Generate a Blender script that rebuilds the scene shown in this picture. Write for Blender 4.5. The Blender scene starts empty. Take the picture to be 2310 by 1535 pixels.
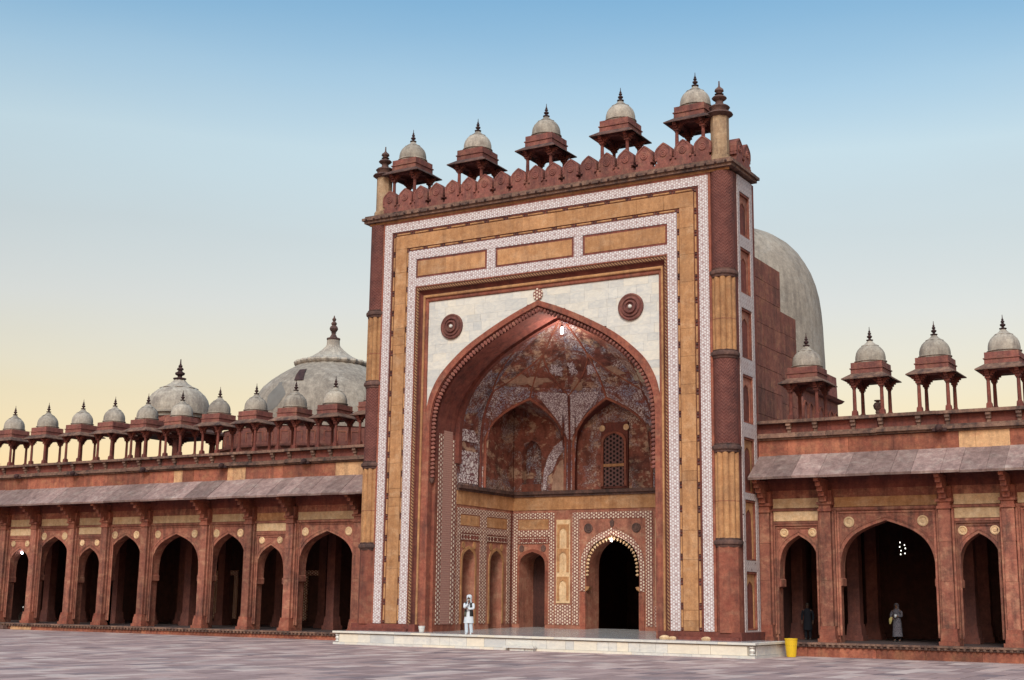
import bpy, bmesh, math, random
from math import sin, cos, pi, radians, sqrt, atan2
from mathutils import Matrix, Vector

random.seed(7)
sc = bpy.context.scene
COL = sc.collection

# ------------------------------------------------------------------ camera
def set_camera():
    x, y, z, yaw, p, r, F = 32.27, -55.692, 2.253, -0.54186, 0.19179, 0.01349, 3016.014
    cy, sy, cp, sp = cos(yaw), sin(yaw), cos(p), sin(p)
    f = Vector((sy*cp, cy*cp, sp)); R = Vector((cy, -sy, 0)); U = R.cross(f)
    c, s = cos(r), sin(r)
    R2 = c*R + s*U; U2 = -s*R + c*U
    cd = bpy.data.cameras.new('camera'); o = bpy.data.objects.new('camera', cd); COL.objects.link(o)
    o.matrix_world = Matrix(((R2.x, U2.x, -f.x, x), (R2.y, U2.y, -f.y, y), (R2.z, U2.z, -f.z, z), (0, 0, 0, 1)))
    cd.sensor_width = 36; cd.lens = 36*F/2310; cd.clip_start = .1; cd.clip_end = 3000
    sc.camera = o
set_camera()

# ------------------------------------------------------------------ sky, sun, exposure
SUN_EL, SUN_ROT = radians(42), radians(160)
W = bpy.data.worlds.new('World'); sc.world = W; W.use_nodes = True
nt = W.node_tree; L = nt.links
bg = nt.nodes['Background']
sky = nt.nodes.new('ShaderNodeTexSky'); sky.sky_type = 'NISHITA'; sky.sun_disc = False
sky.sun_elevation = SUN_EL; sky.sun_rotation = SUN_ROT
sky.air_density = 1.4; sky.dust_density = 1.5; sky.ozone_density = 1.5
# evening tint: the band near the horizon is warm all the way round
tc = nt.nodes.new('ShaderNodeTexCoord'); sep = nt.nodes.new('ShaderNodeSeparateXYZ')
L.new(tc.outputs['Generated'], sep.inputs[0])
rmp = nt.nodes.new('ShaderNodeValToRGB'); L.new(sep.outputs['Z'], rmp.inputs[0])
cr = rmp.color_ramp; cr.elements[0].position = 0.0; cr.elements[0].color = (.63, .40, .25, 1)
cr.elements[1].position = .52; cr.elements[1].color = (.37, .52, .55, 1)
for p_, c_ in ((.148, (.665, .45, .305, 1)), (.21, (.705, .515, .405, 1)), (.26, (.715, .555, .435, 1)), (.32, (.80, .675, .53, 1)), (.37, (.65, .64, .555, 1)), (.43, (.42, .545, .545, 1))):
    e_ = cr.elements.new(p_); e_.color = c_
hz = nt.nodes.new('ShaderNodeTexNoise'); hm = nt.nodes.new('ShaderNodeMapping'); hm.inputs['Scale'].default_value = (1.2, 1.2, 4.5)
L.new(tc.outputs['Generated'], hm.inputs[0]); L.new(hm.outputs[0], hz.inputs['Vector']); hz.inputs['Scale'].default_value = 1.6; hz.inputs['Detail'].default_value = 5
hr = nt.nodes.new('ShaderNodeMapRange'); hr.inputs['From Min'].default_value = .3; hr.inputs['From Max'].default_value = .7; hr.inputs['To Min'].default_value = -.011; hr.inputs['To Max'].default_value = .011
L.new(hz.outputs['Fac'], hr.inputs[0])
ha = nt.nodes.new('ShaderNodeMath'); ha.operation = 'ADD'; L.new(sep.outputs['Z'], ha.inputs[0]); L.new(hr.outputs[0], ha.inputs[1]); L.new(ha.outputs[0], rmp.inputs[0])
mx = nt.nodes.new('ShaderNodeMix'); mx.data_type = 'RGBA'; mx.blend_type = 'MULTIPLY'; mx.inputs[0].default_value = 1
L.new(sky.outputs[0], mx.inputs[6]); L.new(rmp.outputs[0], mx.inputs[7]); L.new(mx.outputs[2], bg.inputs[0])
bg.inputs[1].default_value = .15
sd = bpy.data.lights.new('sun', 'SUN'); sd.energy = 1.45; sd.angle = radians(22); sd.color = (1, .925, .81)
so = bpy.data.objects.new('sun', sd); COL.objects.link(so)
dsun = Vector((sin(SUN_ROT)*cos(SUN_EL), cos(SUN_ROT)*cos(SUN_EL), sin(SUN_EL)))
so.rotation_euler = (-dsun).to_track_quat('-Z', 'Y').to_euler(); so.location = (20, -60, 60)
vs = sc.view_settings
vs.view_transform = 'Standard'; vs.look = 'None'; vs.exposure = 1.0; vs.gamma = 1; vs.use_curve_mapping = False
sc.render.engine = 'CYCLES'
sc.cycles.max_bounces = 6; sc.cycles.diffuse_bounces = 3

# ------------------------------------------------------------------ materials
class N:
    def __init__(s, name):
        s.m = bpy.data.materials.new(name); s.m.use_nodes = True
        s.t = s.m.node_tree; s.b = s.t.nodes['Principled BSDF']
        s.geo = s.t.nodes.new('ShaderNodeNewGeometry'); s.pos = s.geo.outputs['Position']
    def n(s, ty): return s.t.nodes.new(ty)
    def l(s, a, b): s.t.links.new(a, b)
    def put(s, sock, v):
        if isinstance(v, (int, float, tuple)): sock.default_value = v
        else: s.l(v, sock)
    def math(s, op, a, b=0.0, c=None):
        n = s.n('ShaderNodeMath'); n.operation = op; s.put(n.inputs[0], a); s.put(n.inputs[1], b)
        if c is not None: s.put(n.inputs[2], c)
        return n.outputs[0]
    def scale(s, v, sc_):
        n = s.n('ShaderNodeVectorMath'); n.operation = 'MULTIPLY'; s.l(v, n.inputs[0]); n.inputs[1].default_value = sc_
        return n.outputs[0]
    def noise(s, scale, detail=4, rough=.6, vec=None, dist=0):
        n = s.n('ShaderNodeTexNoise'); s.l(vec or s.pos, n.inputs['Vector']); n.inputs['Scale'].default_value = scale
        n.inputs['Detail'].default_value = detail; n.inputs['Roughness'].default_value = rough; n.inputs['Distortion'].default_value = dist
        return n.outputs['Fac']
    def ramp(s, f, stops):
        n = s.n('ShaderNodeValToRGB'); s.l(f, n.inputs[0]); e = n.color_ramp.elements
        e[0].position = stops[0][0]; e[1].position = stops[-1][0]
        for k, (p, c) in enumerate(stops):
            if k == 0: q = e[0]
            elif k == len(stops)-1: q = [x for x in e][-1]
            else: q = e.new(p)
            q.color = (*c, 1) if isinstance(c, tuple) else (c, c, c, 1)
        return n.outputs[0]
    def mix(s, f, a, b, mode='MIX'):
        n = s.n('ShaderNodeMix'); n.data_type = 'RGBA'; n.blend_type = mode
        s.put(n.inputs[0], f)
        for k, v in ((6, a), (7, b)):
            if isinstance(v, tuple): n.inputs[k].default_value = (*v, 1)
            else: s.l(v, n.inputs[k])
        return n.outputs[2]
    def rnd(s):
        n = s.n('ShaderNodeObjectInfo'); return n.outputs['Random']
    def bright(s, col, amount, f):
        v = s.math('MULTIPLY_ADD', f, 2*amount, 1-amount)
        h = s.n('ShaderNodeHueSaturation'); s.l(v, h.inputs['Value']); s.l(col, h.inputs['Color'])
        return h.outputs[0]
    def fin(s, col, rough=.8, bump=None, bs=.3, bd=.02, spec=.3):
        s.put(s.b.inputs['Base Color'], col if not isinstance(col, tuple) else (*col, 1))
        s.put(s.b.inputs['Roughness'], rough); s.b.inputs['Specular IOR Level'].default_value = spec
        if bump is not None:
            n = s.n('ShaderNodeBump'); s.l(bump, n.inputs['Height']); n.inputs['Strength'].default_value = bs; n.inputs['Distance'].default_value = bd
            s.l(n.outputs[0], s.b.inputs['Normal'])
        return s.m

def stone(name, a, b, dark, stain=.5, rand=.15, sc_=1.2, rough=.85, streak=True, hue=0.0, bs=.4, third=None):
    s = N(name)
    big = s.noise(sc_*.45, 6, .7)
    col = s.mix(s.ramp(s.noise(sc_*2.2, 6, .72), [(.36, 0.0), (.64, 1.0)]), a, b)
    if hue:                                    # stones of two colours in one wall
        col = s.mix(s.ramp(s.rnd(), [(hue, 0.0), (hue+.04, 1.0)]), col, s.mix(s.noise(3), (.40, .22, .11), (.48, .29, .16)))
    if third is not None:                      # bleached or ochre blotches in the bed of the stone
        col = s.mix(s.math('MULTIPLY', s.ramp(s.noise(sc_*1.1, 6, .7, s.scale(s.pos, (1, 1, 1.6)), .5), [(.50, 0.0), (.66, 1.0)]), .65), col, third)
    if streak:
        st = s.noise(1.0, 5, .65, s.scale(s.pos, (3.2, 3.2, .35)))
        big = s.math('MULTIPLY', s.math('ADD', big, st), .5)
    g2 = s.noise(sc_*6, 5, .75)
    big = s.math('ADD', s.math('MULTIPLY', big, .8), s.math('MULTIPLY', g2, .2))
    col = s.mix(s.math('MULTIPLY', s.ramp(big, [(.46, 0.0), (.60, 1.0)]), stain), col, dark)
    g = s.noise(13, 4, .8)
    col = s.bright(s.bright(col, .42, g), .42, s.noise(4.5, 5, .8))
    if rand: col = s.bright(col, rand, s.rnd())
    return s.fin(col, rough, s.math('ADD', s.math('MULTIPLY', s.noise(9, 6, .7), 1.0), s.math('MULTIPLY', g, .4)), bs, .03)

DK = (.045, .022, .022)
M = {}
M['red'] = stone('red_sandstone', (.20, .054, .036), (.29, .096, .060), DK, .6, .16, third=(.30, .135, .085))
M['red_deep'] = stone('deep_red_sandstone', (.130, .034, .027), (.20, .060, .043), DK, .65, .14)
M['wing_red'] = stone('rosy_sandstone', (.20, .064, .045), (.30, .115, .076), (.05, .024, .022), .8, .28, third=(.39, .20, .125))
M['alcove_red'] = stone('alcove_sandstone', (.27, .092, .062), (.37, .155, .105), (.10, .042, .034), .55, .16, third=(.42, .235, .155))
M['rear_red'] = stone('rubble_sandstone', (.17, .054, .040), (.26, .095, .066), (.06, .028, .025), .7, .10, third=(.33, .15, .085))
M['mix_block'] = stone('mixed_sandstone', (.21, .060, .038), (.34, .115, .068), DK, .55, .34, hue=.86, third=(.33, .15, .08))
M['tan'] = stone('ochre_sandstone', (.35, .165, .070), (.46, .24, .115), (.17, .075, .038), .55, .12, .8, third=(.49, .30, .175))
M['tan_roll'] = stone('ochre_moulding', (.34, .16, .070), (.44, .235, .11), (.13, .062, .038), .6, .12)
M['pale'] = stone('pale_sandstone', (.50, .32, .175), (.60, .43, .27), (.24, .13, .075), .5, .22)
M['pinnacle'] = stone('pinnacle_stone', (.32, .20, .12), (.42, .29, .185), (.12, .07, .05), .75, .1)
M['dark'] = stone('weathered_stone', (.085, .045, .040), (.16, .085, .068), (.022, .018, .020), .75, .15)
M['lichen'] = stone('weathered_coping', (.14, .072, .055), (.24, .14, .10), (.026, .020, .023), .85, .2, 2)
M['finial'] = stone('finial_stone', (.035, .016, .018), (.07, .035, .032), (.015, .010, .012), .5, .1)
M['merlon'] = stone('merlon_sandstone', (.165, .055, .046), (.25, .090, .070), (.062, .028, .030), .65, .18, third=(.26, .125, .085))
M['plaster'] = stone('dome_plaster', (.275, .232, .195), (.35, .298, .25), (.14, .115, .10), .7, 0, .5, .95, bs=.15, third=(.37, .335, .30))
M['kiosk_plaster'] = stone('kiosk_dome_plaster', (.30, .255, .215), (.38, .335, .285), (.14, .115, .105), .75, .22, 1.6, .95, bs=.15)
M['eave'] = stone('eave_slab_stone', (.215, .135, .125), (.30, .20, .182), (.115, .072, .069), .65, .28, 1.4, third=(.36, .285, .255))
M['paving'] = None
M['column'] = stone('hall_column_stone', (.085, .027, .022), (.13, .045, .034), DK, .55, .1)  # column colour lowered to carry part of the hall's shade
M['back'] = stone('hall_wall_stone', (.042, .016, .014), (.065, .024, .020), (.02, .012, .012), .5, .1)  # deep shade of the hall put into the stone colour

def marble(name, warm=.5, dull=1.0):
    s = N(name)
    v = s.noise(2.0, 7, .65, s.scale(s.pos, (1.0, 1.0, 2.2)), 1.4)
    col = s.mix(s.ramp(v, [(.40, 0.0), (.60, 1.0)]), (.66*dull, .625*dull, .575*dull), (.55*dull, .535*dull, .52*dull))
    r = s.rnd()
    col = s.mix(s.math('MULTIPLY', s.ramp(r, [(.62, 0.0), (.9, 1.0)]), warm), col, (.66*dull, .56*dull, .42*dull))
    col = s.mix(s.math('MULTIPLY', s.ramp(r, [(.02, 1.0), (.2, 0.0)]), .30), col, (.46*dull, .50*dull, .56*dull))
    col = s.mix(s.math('MULTIPLY', s.ramp(s.noise(.9, 6, .7), [(.52, 0.0), (.75, 1.0)]), .35), col, (.42, .36, .29))
    col = s.bright(s.bright(col, .10, s.noise(9, 5, .75)), .09, s.rnd())
    return s.fin(col, .45, s.noise(6, 4), .06, .02, .4)
M['marble'] = marble('spandrel_marble', .3, .92)
M['platform_marble'] = marble('platform_marble', .55, .98)

def inlay(name, cell=.17, white=(.68, .63, .62), line=(.26, .085, .075), holes=True, w=.12, xz=None):
    s = N(name); sp = s.n('ShaderNodeSeparateXYZ'); s.l(s.pos, sp.inputs[0])
    u = s.math('ADD', sp.outputs[0], sp.outputs[1]); v = sp.outputs[2]
    out = None
    for a in (0, pi/3, 2*pi/3):
        d = s.math('ADD', s.math('MULTIPLY', u, cos(a)/cell), s.math('MULTIPLY', v, sin(a)/cell))
        t = s.math('LESS_THAN', s.math('ABSOLUTE', s.math('SUBTRACT', s.math('FRACT', d), .5)), w/2)
        out = t if out is None else s.math('MAXIMUM', out, t)
    col = s.mix(out, white, line)
    # rosettes of the star pattern, one every few cells
    acc = None
    for a in (0, pi/3, 2*pi/3):
        d = s.math('ADD', s.math('MULTIPLY', u, 2*pi*cos(a)/(cell*3.1)), s.math('MULTIPLY', v, 2*pi*sin(a)/(cell*3.1)))
        c_ = s.math('COSINE', d); acc = c_ if acc is None else s.math('ADD', acc, c_)
    ros = s.math('MULTIPLY', s.math('GREATER_THAN', acc, 1.9), .6)
    ros2 = s.math('MULTIPLY', s.math('LESS_THAN', acc, -1.15), .35)
    col = s.mix(s.math('ADD', ros, ros2), col, tuple(c*.8 for c in line))
    col = s.bright(col, .16, s.noise(7, 5, .7))
    if holes:
        vo = s.n('ShaderNodeTexVoronoi'); s.l(s.pos, vo.inputs[0]); vo.inputs['Scale'].default_value = 2.2
        h = s.math('LESS_THAN', vo.outputs['Distance'], .085)
        col = s.mix(s.math('MULTIPLY', h, s.ramp(s.noise(.6, 2), [(.48, 0.0), (.56, 1.0)])), col, (.05, .03, .03))
    col = s.mix(s.math('MULTIPLY', s.ramp(s.noise(1.1, 5, .7), [(.5, 0.0), (.72, 1.0)]), .4), col, (.36, .24, .22))
    return s.fin(col, .7, out, .3, .004)
M['inlay'] = inlay('star_inlay', .12, (.62, .595, .60), (.33, .19, .19), True, .15)
M['inlay_room'] = inlay('room_inlay', .145, (.66, .55, .44), (.20, .07, .058), False, .30)
M['inlay_jamb'] = inlay('jamb_inlay_stone', .19, (.66, .56, .46), (.19, .07, .058), False, .34)
M['inlay_side'] = inlay('side_inlay', .13, (.47, .42, .42), (.34, .26, .26), True, .14)

def dotted(name, a, b, per=.16):
    s = N(name); sp = s.n('ShaderNodeSeparateXYZ'); s.l(s.pos, sp.inputs[0])
    t = s.math('FRACT', s.math('MULTIPLY', s.math('ADD', sp.outputs[0], sp.outputs[2]), 1/per))
    t = s.math('LESS_THAN', s.math('ABSOLUTE', s.math('SUBTRACT', t, .5)), .24)
    col = s.bright(s.mix(t, a, b), .25, s.noise(9, 5))
    return s.fin(col, .85, t, .4, .02)
M['dotted'] = dotted('dotted_moulding', (.30, .17, .085), (.08, .025, .022))
M['brick_fine'] = dotted('fine_course_stone', (.36, .20, .165), (.31, .155, .13), .11)

def chevron():
    s = N('chevron_shaft'); tcn = s.n('ShaderNodeTexCoord'); sp = s.n('ShaderNodeSeparateXYZ'); s.l(tcn.outputs['Object'], sp.inputs[0])
    ang = s.math('ARCTAN2', sp.outputs[1], sp.outputs[0])
    zz = s.math('PINGPONG', s.math('MULTIPLY', ang, 16/(2*pi)), .5)
    t = s.math('FRACT', s.math('ADD', s.math('MULTIPLY', sp.outputs[2], 6.5), s.math('MULTIPLY', zz, 1.6)))
    t = s.math('ABSOLUTE', s.math('SUBTRACT', t, .5))
    col = s.mix(s.ramp(s.noise(2.4, 6, .7), [(.35, 0.0), (.65, 1.0)]), (.115, .036, .030), (.175, .062, .050))
    col = s.mix(s.math('MULTIPLY', s.ramp(s.noise(.5, 5, .7), [(.48, 0.0), (.64, 1.0)]), .55), col, DK)
    col = s.bright(col, .2, s.noise(35, 3))
    col = s.mix(s.math('MULTIPLY', s.math('LESS_THAN', t, .12), .35), col, (.05, .02, .018))  # shade in the grooves of the relief, put into the colour
    return s.fin(col, .85, t, .9, .05)
M['chevron'] = chevron()

def fresco(name, base, pale, blue, cover, seed, sc_=.55):
    s = N(name)
    n = s.n('ShaderNodeVectorMath'); n.operation = 'ADD'; s.l(s.pos, n.inputs[0]); n.inputs[1].default_value = (seed*3.1, seed*1.7, seed*2.3)
    v = n.outputs[0]
    big = s.noise(sc_, 6, .7, v, .8)
    w = s.n('ShaderNodeVectorMath'); w.operation = 'ADD'; s.l(v, w.inputs[0])
    wn = s.n('ShaderNodeTexNoise'); s.l(v, wn.inputs['Vector']); wn.inputs['Scale'].default_value = 2.2; s.l(s.scale(wn.outputs['Color'], (.8, .8, .8)), w.inputs[1])
    pat = s.n('ShaderNodeTexVoronoi'); s.l(w.outputs[0], pat.inputs[0]); pat.inputs['Scale'].default_value = 6.5; pat.feature = 'DISTANCE_TO_EDGE'
    fl = s.ramp(pat.outputs['Distance'], [(.03, 0.0), (.22, 1.0)])
    mot = s.ramp(s.noise(1.1, 5, .7, v), [(.42, 0.0), (.58, 1.0)])
    col = s.mix(s.ramp(s.noise(1.9, 6, .75, v), [(.38, 0.0), (.62, 1.0)]), base, tuple(c*.4 for c in base))
    col = s.mix(s.math('MULTIPLY', s.ramp(s.noise(.8, 6, .75, s.scale(v, (1.1, .9, 1.7))), [(.53, 0.0), (.60, 1.0)]), .8), col, s.mix(s.noise(5, 4), (.36, .21, .14), (.58, .41, .29)))
    flo = s.mix(fl, tuple(c*.55 for c in base), s.mix(mot, pale, blue))
    col = s.mix(s.math('MULTIPLY', s.ramp(big, [(cover, 0.0), (cover+.06, 1.0)]), .85), col, flo)
    col = s.mix(s.ramp(s.noise(.6, 6, .75, s.scale(v, (1, 1, .8))), [(.53, 0.0), (.68, .8)]), col, (.03, .018, .019))
    col = s.bright(col, .45, s.noise(14, 4, .8))
    return s.fin(col, .85, s.noise(8, 5), .3, .03)
M['fresco1'] = fresco('fresco_dim', (.21, .070, .055), (.52, .46, .45), (.20, .24, .33), .47, 1)
M['fresco2'] = fresco('fresco_flowers', (.24, .075, .058), (.58, .51, .51), (.25, .265, .36), .445, 2.3)
M['fresco3'] = fresco('fresco_worn', (.26, .085, .060), (.48, .38, .32), (.22, .20, .235), .50, 5.2)

def floral(name, ground, ink, sc_=3.6, fade=.7):
    s = N(name)
    w = s.n('ShaderNodeVectorMath'); w.operation = 'ADD'; s.l(s.pos, w.inputs[0])
    wn = s.n('ShaderNodeTexNoise'); s.l(s.pos, wn.inputs['Vector']); wn.inputs['Scale'].default_value = sc_*.8; s.l(s.scale(wn.outputs['Color'], (1.6/sc_, 1.6/sc_, 1.6/sc_)), w.inputs[1])
    pat = s.n('ShaderNodeTexVoronoi'); s.l(w.outputs[0], pat.inputs[0]); pat.inputs['Scale'].default_value = sc_*1.3; pat.feature = 'DISTANCE_TO_EDGE'
    col = s.mix(s.ramp(pat.outputs['Distance'], [(.06, 0.0), (.17, 1.0)]), ground, ink)
    col = s.mix(s.ramp(s.noise(1.6, 6, .75), [(.52, 0.0), (.68, fade)]), col, (.13, .055, .048))
    return s.fin(s.bright(col, .35, s.noise(14, 4, .8)), .85)
M['floral'] = floral('white_flower_painting', (.16, .065, .075), (.68, .62, .63))
M['netting'] = floral('net_painting', (.20, .12, .14), (.56, .50, .52), 6)
M['bare'] = stone('bare_plaster', (.44, .35, .26), (.56, .46, .36), (.13, .08, .06), .6, .1, 1.5)
M['bare_red'] = stone('bare_plaster_rosy', (.30, .17, .12), (.36, .23, .165), (.12, .06, .05), .6, .1, 1.5)

def jali():
    s = N('stone_lattice'); sp = s.n('ShaderNodeSeparateXYZ'); s.l(s.pos, sp.inputs[0])
    out = None
    for a in (0, pi/3, 2*pi/3):
        d = s.math('ADD', s.math('MULTIPLY', sp.outputs[0], cos(a)/.2), s.math('MULTIPLY', sp.outputs[2], sin(a)/.2))
        t = s.math('LESS_THAN', s.math('ABSOLUTE', s.math('SUBTRACT', s.math('FRACT', d), .5)), .16)
        out = t if out is None else s.math('MAXIMUM', out, t)
    return s.fin(s.mix(out, (.006, .005, .006), (.13, .065, .06)), .9, out, 1, .05)
M['jali'] = jali()

def paving(name):
    s = N(name); a = s.n('ShaderNodeAttribute'); a.attribute_name = 'tint'
    col = s.ramp(a.outputs['Fac'], [(0.0, (.275, .188, .182)), (.35, (.375, .257, .245)), (.7, (.455, .318, .297)), (.92, (.56, .435, .40)), (1.0, (.21, .152, .16))])
    st = s.noise(.35, 6, .7)
    col = s.mix(s.math('MULTIPLY', s.ramp(st, [(.45, 0.0), (.7, 1.0)]), .45), col, (.225, .155, .158))
    col = s.bright(col, .35, s.noise(5, 6, .8))
    return s.fin(col, .8, s.noise(4, 6, .7), .6, .02, .08)
M['paving'] = paving('courtyard_paving')

def plain(name, c, rough=.7, var=.12, sc_=12, spec=.3):
    s = N(name)
    col = s.mix(s.noise(sc_, 4), c, tuple(x*(1-2*var) for x in c))
    return s.fin(col, rough, s.noise(sc_*2, 3), .1, .01, spec)
M['joint'] = plain('dark_joint_mortar', (.10, .065, .055), .95)  # dark mortar behind and between the spandrel slabs
M['mortar'] = plain('lime_mortar', (.36, .32, .28), .95)
M['ground'] = plain('courtyard_bed', (.15, .12, .125), .95, .1, 2)
M['floor_marble'] = plain('floor_marble', (.40, .39, .40), .22, .25, 1.5, .5)
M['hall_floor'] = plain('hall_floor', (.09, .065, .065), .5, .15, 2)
M['roof'] = plain('roof_plaster', (.27, .23, .21), .9, .15, 2)
M['white_cloth'] = plain('white_cotton', (.56, .60, .66), .85, .04, 15)
M['blue_white'] = plain('trouser_cotton', (.50, .56, .64), .85, .05, 15)
M['vest'] = plain('dark_vest_wool', (.04, .04, .042), .9, .2, 20)
M['vest_olive'] = plain('olive_vest_front', (.12, .11, .08), .9, .2, 20)
M['skin'] = plain('brown_skin', (.17, .085, .055), .6, .1, 25)
M['beard'] = plain('grey_beard', (.38, .36, .34), .9, .15, 40)
M['eye'] = plain('dark_eye', (.02, .015, .012), .3, .1)
M['shoe'] = plain('pale_shoe', (.60, .62, .66), .7, .1)
M['print_cloth'] = floral('printed_cloth', (.03, .03, .045), (.15, .14, .17), 16, .2)
M['navy_cloth'] = plain('navy_cloth', (.005, .006, .012), .9, .2)
M['yellow_cloth'] = plain('yellow_cloth', (.40, .34, .14), .9, .15)
M['yellow_bin'] = plain('yellow_plastic', (.72, .46, .015), .45, .1, 8, .5)
M['white_bin'] = plain('white_plastic', (.72, .71, .70), .5, .06, 8, .5)
M['cable'] = plain('black_cable', (.02, .02, .02), .6, .1)
def emit(name, c, st):
    m = bpy.data.materials.new(name); m.use_nodes = True; b = m.node_tree.nodes['Principled BSDF']
    b.inputs['Emission Color'].default_value = (*c, 1); b.inputs['Emission Strength'].default_value = st; return m
M['lamp'] = emit('lit_tube', (1, .96, .88), 9)
M['small_lamp'] = emit('small_lit_bulb', (1, .95, .85), 2.2)
M['lamp_cool'] = emit('lit_bulb_cool', (.75, .85, 1), 10)

# ------------------------------------------------------------------ mesh helpers
class MB:
    def __init__(s, T=None): s.v = []; s.f = []; s.T = T
    def _add(s, vs, fs):
        o = len(s.v); s.v += [s.T(*p) if s.T else tuple(p) for p in vs]; s.f += [tuple(i+o for i in f) for f in fs]; return s
    def box(s, x0, x1, y0, y1, z0, z1, tp=0.0):
        t = tp
        return s._add([(x0, y0, z0), (x1, y0, z0), (x1, y1, z0), (x0, y1, z0), (x0+t, y0+t, z1), (x1-t, y0+t, z1), (x1-t, y1-t, z1), (x0+t, y1-t, z1)],
                      [(0, 3, 2, 1), (4, 5, 6, 7), (0, 1, 5, 4), (1, 2, 6, 5), (2, 3, 7, 6), (3, 0, 4, 7)])
    def prism(s, pts, y0, y1):
        n = len(pts)
        return s._add([(x, y0, z) for x, z in pts] + [(x, y1, z) for x, z in pts],
                      [tuple(range(n)), tuple(range(2*n-1, n-1, -1))] + [(i, i+n, (i+1) % n+n, (i+1) % n) for i in range(n)])
    def strip(s, A, B, y0, y1):
        """solid band between two equally long 2-D curves (x,z)"""
        n = len(A); v = []
        for (a, b) in zip(A, B): v += [(a[0], y0, a[1]), (b[0], y0, b[1]), (b[0], y1, b[1]), (a[0], y1, a[1])]
        f = []
        for i in range(n-1):
            p, q = 4*i, 4*i+4
            f += [(p, q, q+1, p+1), (p+1, q+1, q+2, p+2), (p+2, q+2, q+3, p+3), (p+3, q+3, q, p)]
        f += [(0, 1, 2, 3), (4*n-4, 4*n-1, 4*n-2, 4*n-3)]
        return s._add(v, f)
    def lathe(s, prof, n=16, c=(0, 0, 0), flute=None, rot=0, axis='z'):
        v = []; f = []
        for (r, z) in prof:
            for k in range(n):
                a = rot + 2*pi*k/n
                rr = r*(flute(a) if flute else 1)
                p = (rr*cos(a), rr*sin(a), z)
                if axis == 'y': p = (p[0], -p[2], p[1])
                v.append((c[0]+p[0], c[1]+p[1], c[2]+p[2]))
        m = len(prof)
        for i in range(m-1):
            for k in range(n):
                f.append((i*n+k, i*n+(k+1) % n, (i+1)*n+(k+1) % n, (i+1)*n+k))
        f += [tuple(range(n-1, -1, -1)), tuple(range((m-1)*n, m*n))]
        return s._add(v, f)
    def tube(s, a, b, r, n=6, r2=None):
        a = Vector(a); b = Vector(b); d = (b-a).normalized()
        u = d.orthogonal().normalized(); w = d.cross(u); v = []
        for p, q in ((a, r), (b, r if r2 is None else r2)):
            for k in range(n):
                t = 2*pi*k/n; v.append(tuple(p+(u*cos(t)+w*sin(t))*q))
        return s._add(v, [tuple(range(n)), tuple(range(2*n-1, n-1, -1))]+[(k, (k+1) % n, (k+1) % n+n, k+n) for k in range(n)])
    def grid(s, P):
        """P[i][j] points"""
        n, m = len(P), len(P[0])
        return s._add([p for r in P for p in r], [(i*m+j, i*m+j+1, (i+1)*m+j+1, (i+1)*m+j) for i in range(n-1) for j in range(m-1)])
    def loft(s, rings, n=14):
        """rings (cx,cy,cz,rx,ry)"""
        v = []; f = []
        for (x, y, z, rx, ry) in rings:
            for k in range(n): a = 2*pi*k/n; v.append((x+rx*cos(a), y+ry*sin(a), z))
        m = len(rings)
        for i in range(m-1):
            for k in range(n): f.append((i*n+k, i*n+(k+1) % n, (i+1)*n+(k+1) % n, (i+1)*n+k))
        f += [tuple(range(n-1, -1, -1)), tuple(range((m-1)*n, m*n))]
        return s._add(v, f)
    def mesh(s, name, mat, smooth=False, fix=True):
        me = bpy.data.meshes.new(name); me.from_pydata(s.v, [], s.f)
        if fix:
            bm = bmesh.new(); bm.from_mesh(me); bmesh.ops.recalc_face_normals(bm, faces=bm.faces); bm.to_mesh(me); bm.free()
        if smooth:
            me.polygons.foreach_set('use_smooth', [True]*len(me.polygons))
            if hasattr(me, 'set_sharp_from_angle'): me.set_sharp_from_angle(angle=radians(40))
        me.materials.append(mat); me.update(); return me
    def build(s, name, mat, parent=None, smooth=False, loc=None, rot=None, fix=True):
        return put(name, s.mesh(name, mat, smooth, fix), parent, loc, rot)

def put(name, me, parent=None, loc=None, rot=None):
    o = bpy.data.objects.new(name, me); COL.objects.link(o)
    if parent is not None: o.parent = parent
    if loc is not None: o.location = loc
    if rot is not None: o.rotation_euler = rot
    return o
def at(me_objs, root_loc):
    pass
class Thing:
    """an Empty at the thing's base; parts are built in world coordinates and shifted"""
    def __init__(s, name, label, cat, loc=(0, 0, 0), rz=0, group=None):
        o = bpy.data.objects.new(name, None); COL.objects.link(o); o.location = loc; o.rotation_euler = (0, 0, rz)
        o['label'] = label; o['category'] = cat
        if group: o['group'] = group
        s.o = o; s.loc = Vector(loc)
    def part(s, name, mb, mat, smooth=False, fix=True):
        o = mb.build(name, mat, s.o, smooth, fix=fix); o.location = -s.loc; return o
    def inst(s, name, me, loc, rot=(0, 0, 0)):
        return put(name, me, s.o, Vector(loc)-s.loc, rot)
def tag(o, label, cat, group=None):
    o['label'] = label; o['category'] = cat
    if group: o['group'] = group
def struct(o): o['kind'] = 'structure'; return o
def stuff(o): o['kind'] = 'stuff'; return o
def dup(root, loc, label):
    r = root.copy(); COL.objects.link(r); r.location = loc; r['label'] = label
    for ch in list(root.children):
        c = ch.copy(); COL.objects.link(c); c.parent = r
        for g in list(ch.children):
            d = g.copy(); COL.objects.link(d); d.parent = c
    return r

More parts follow.
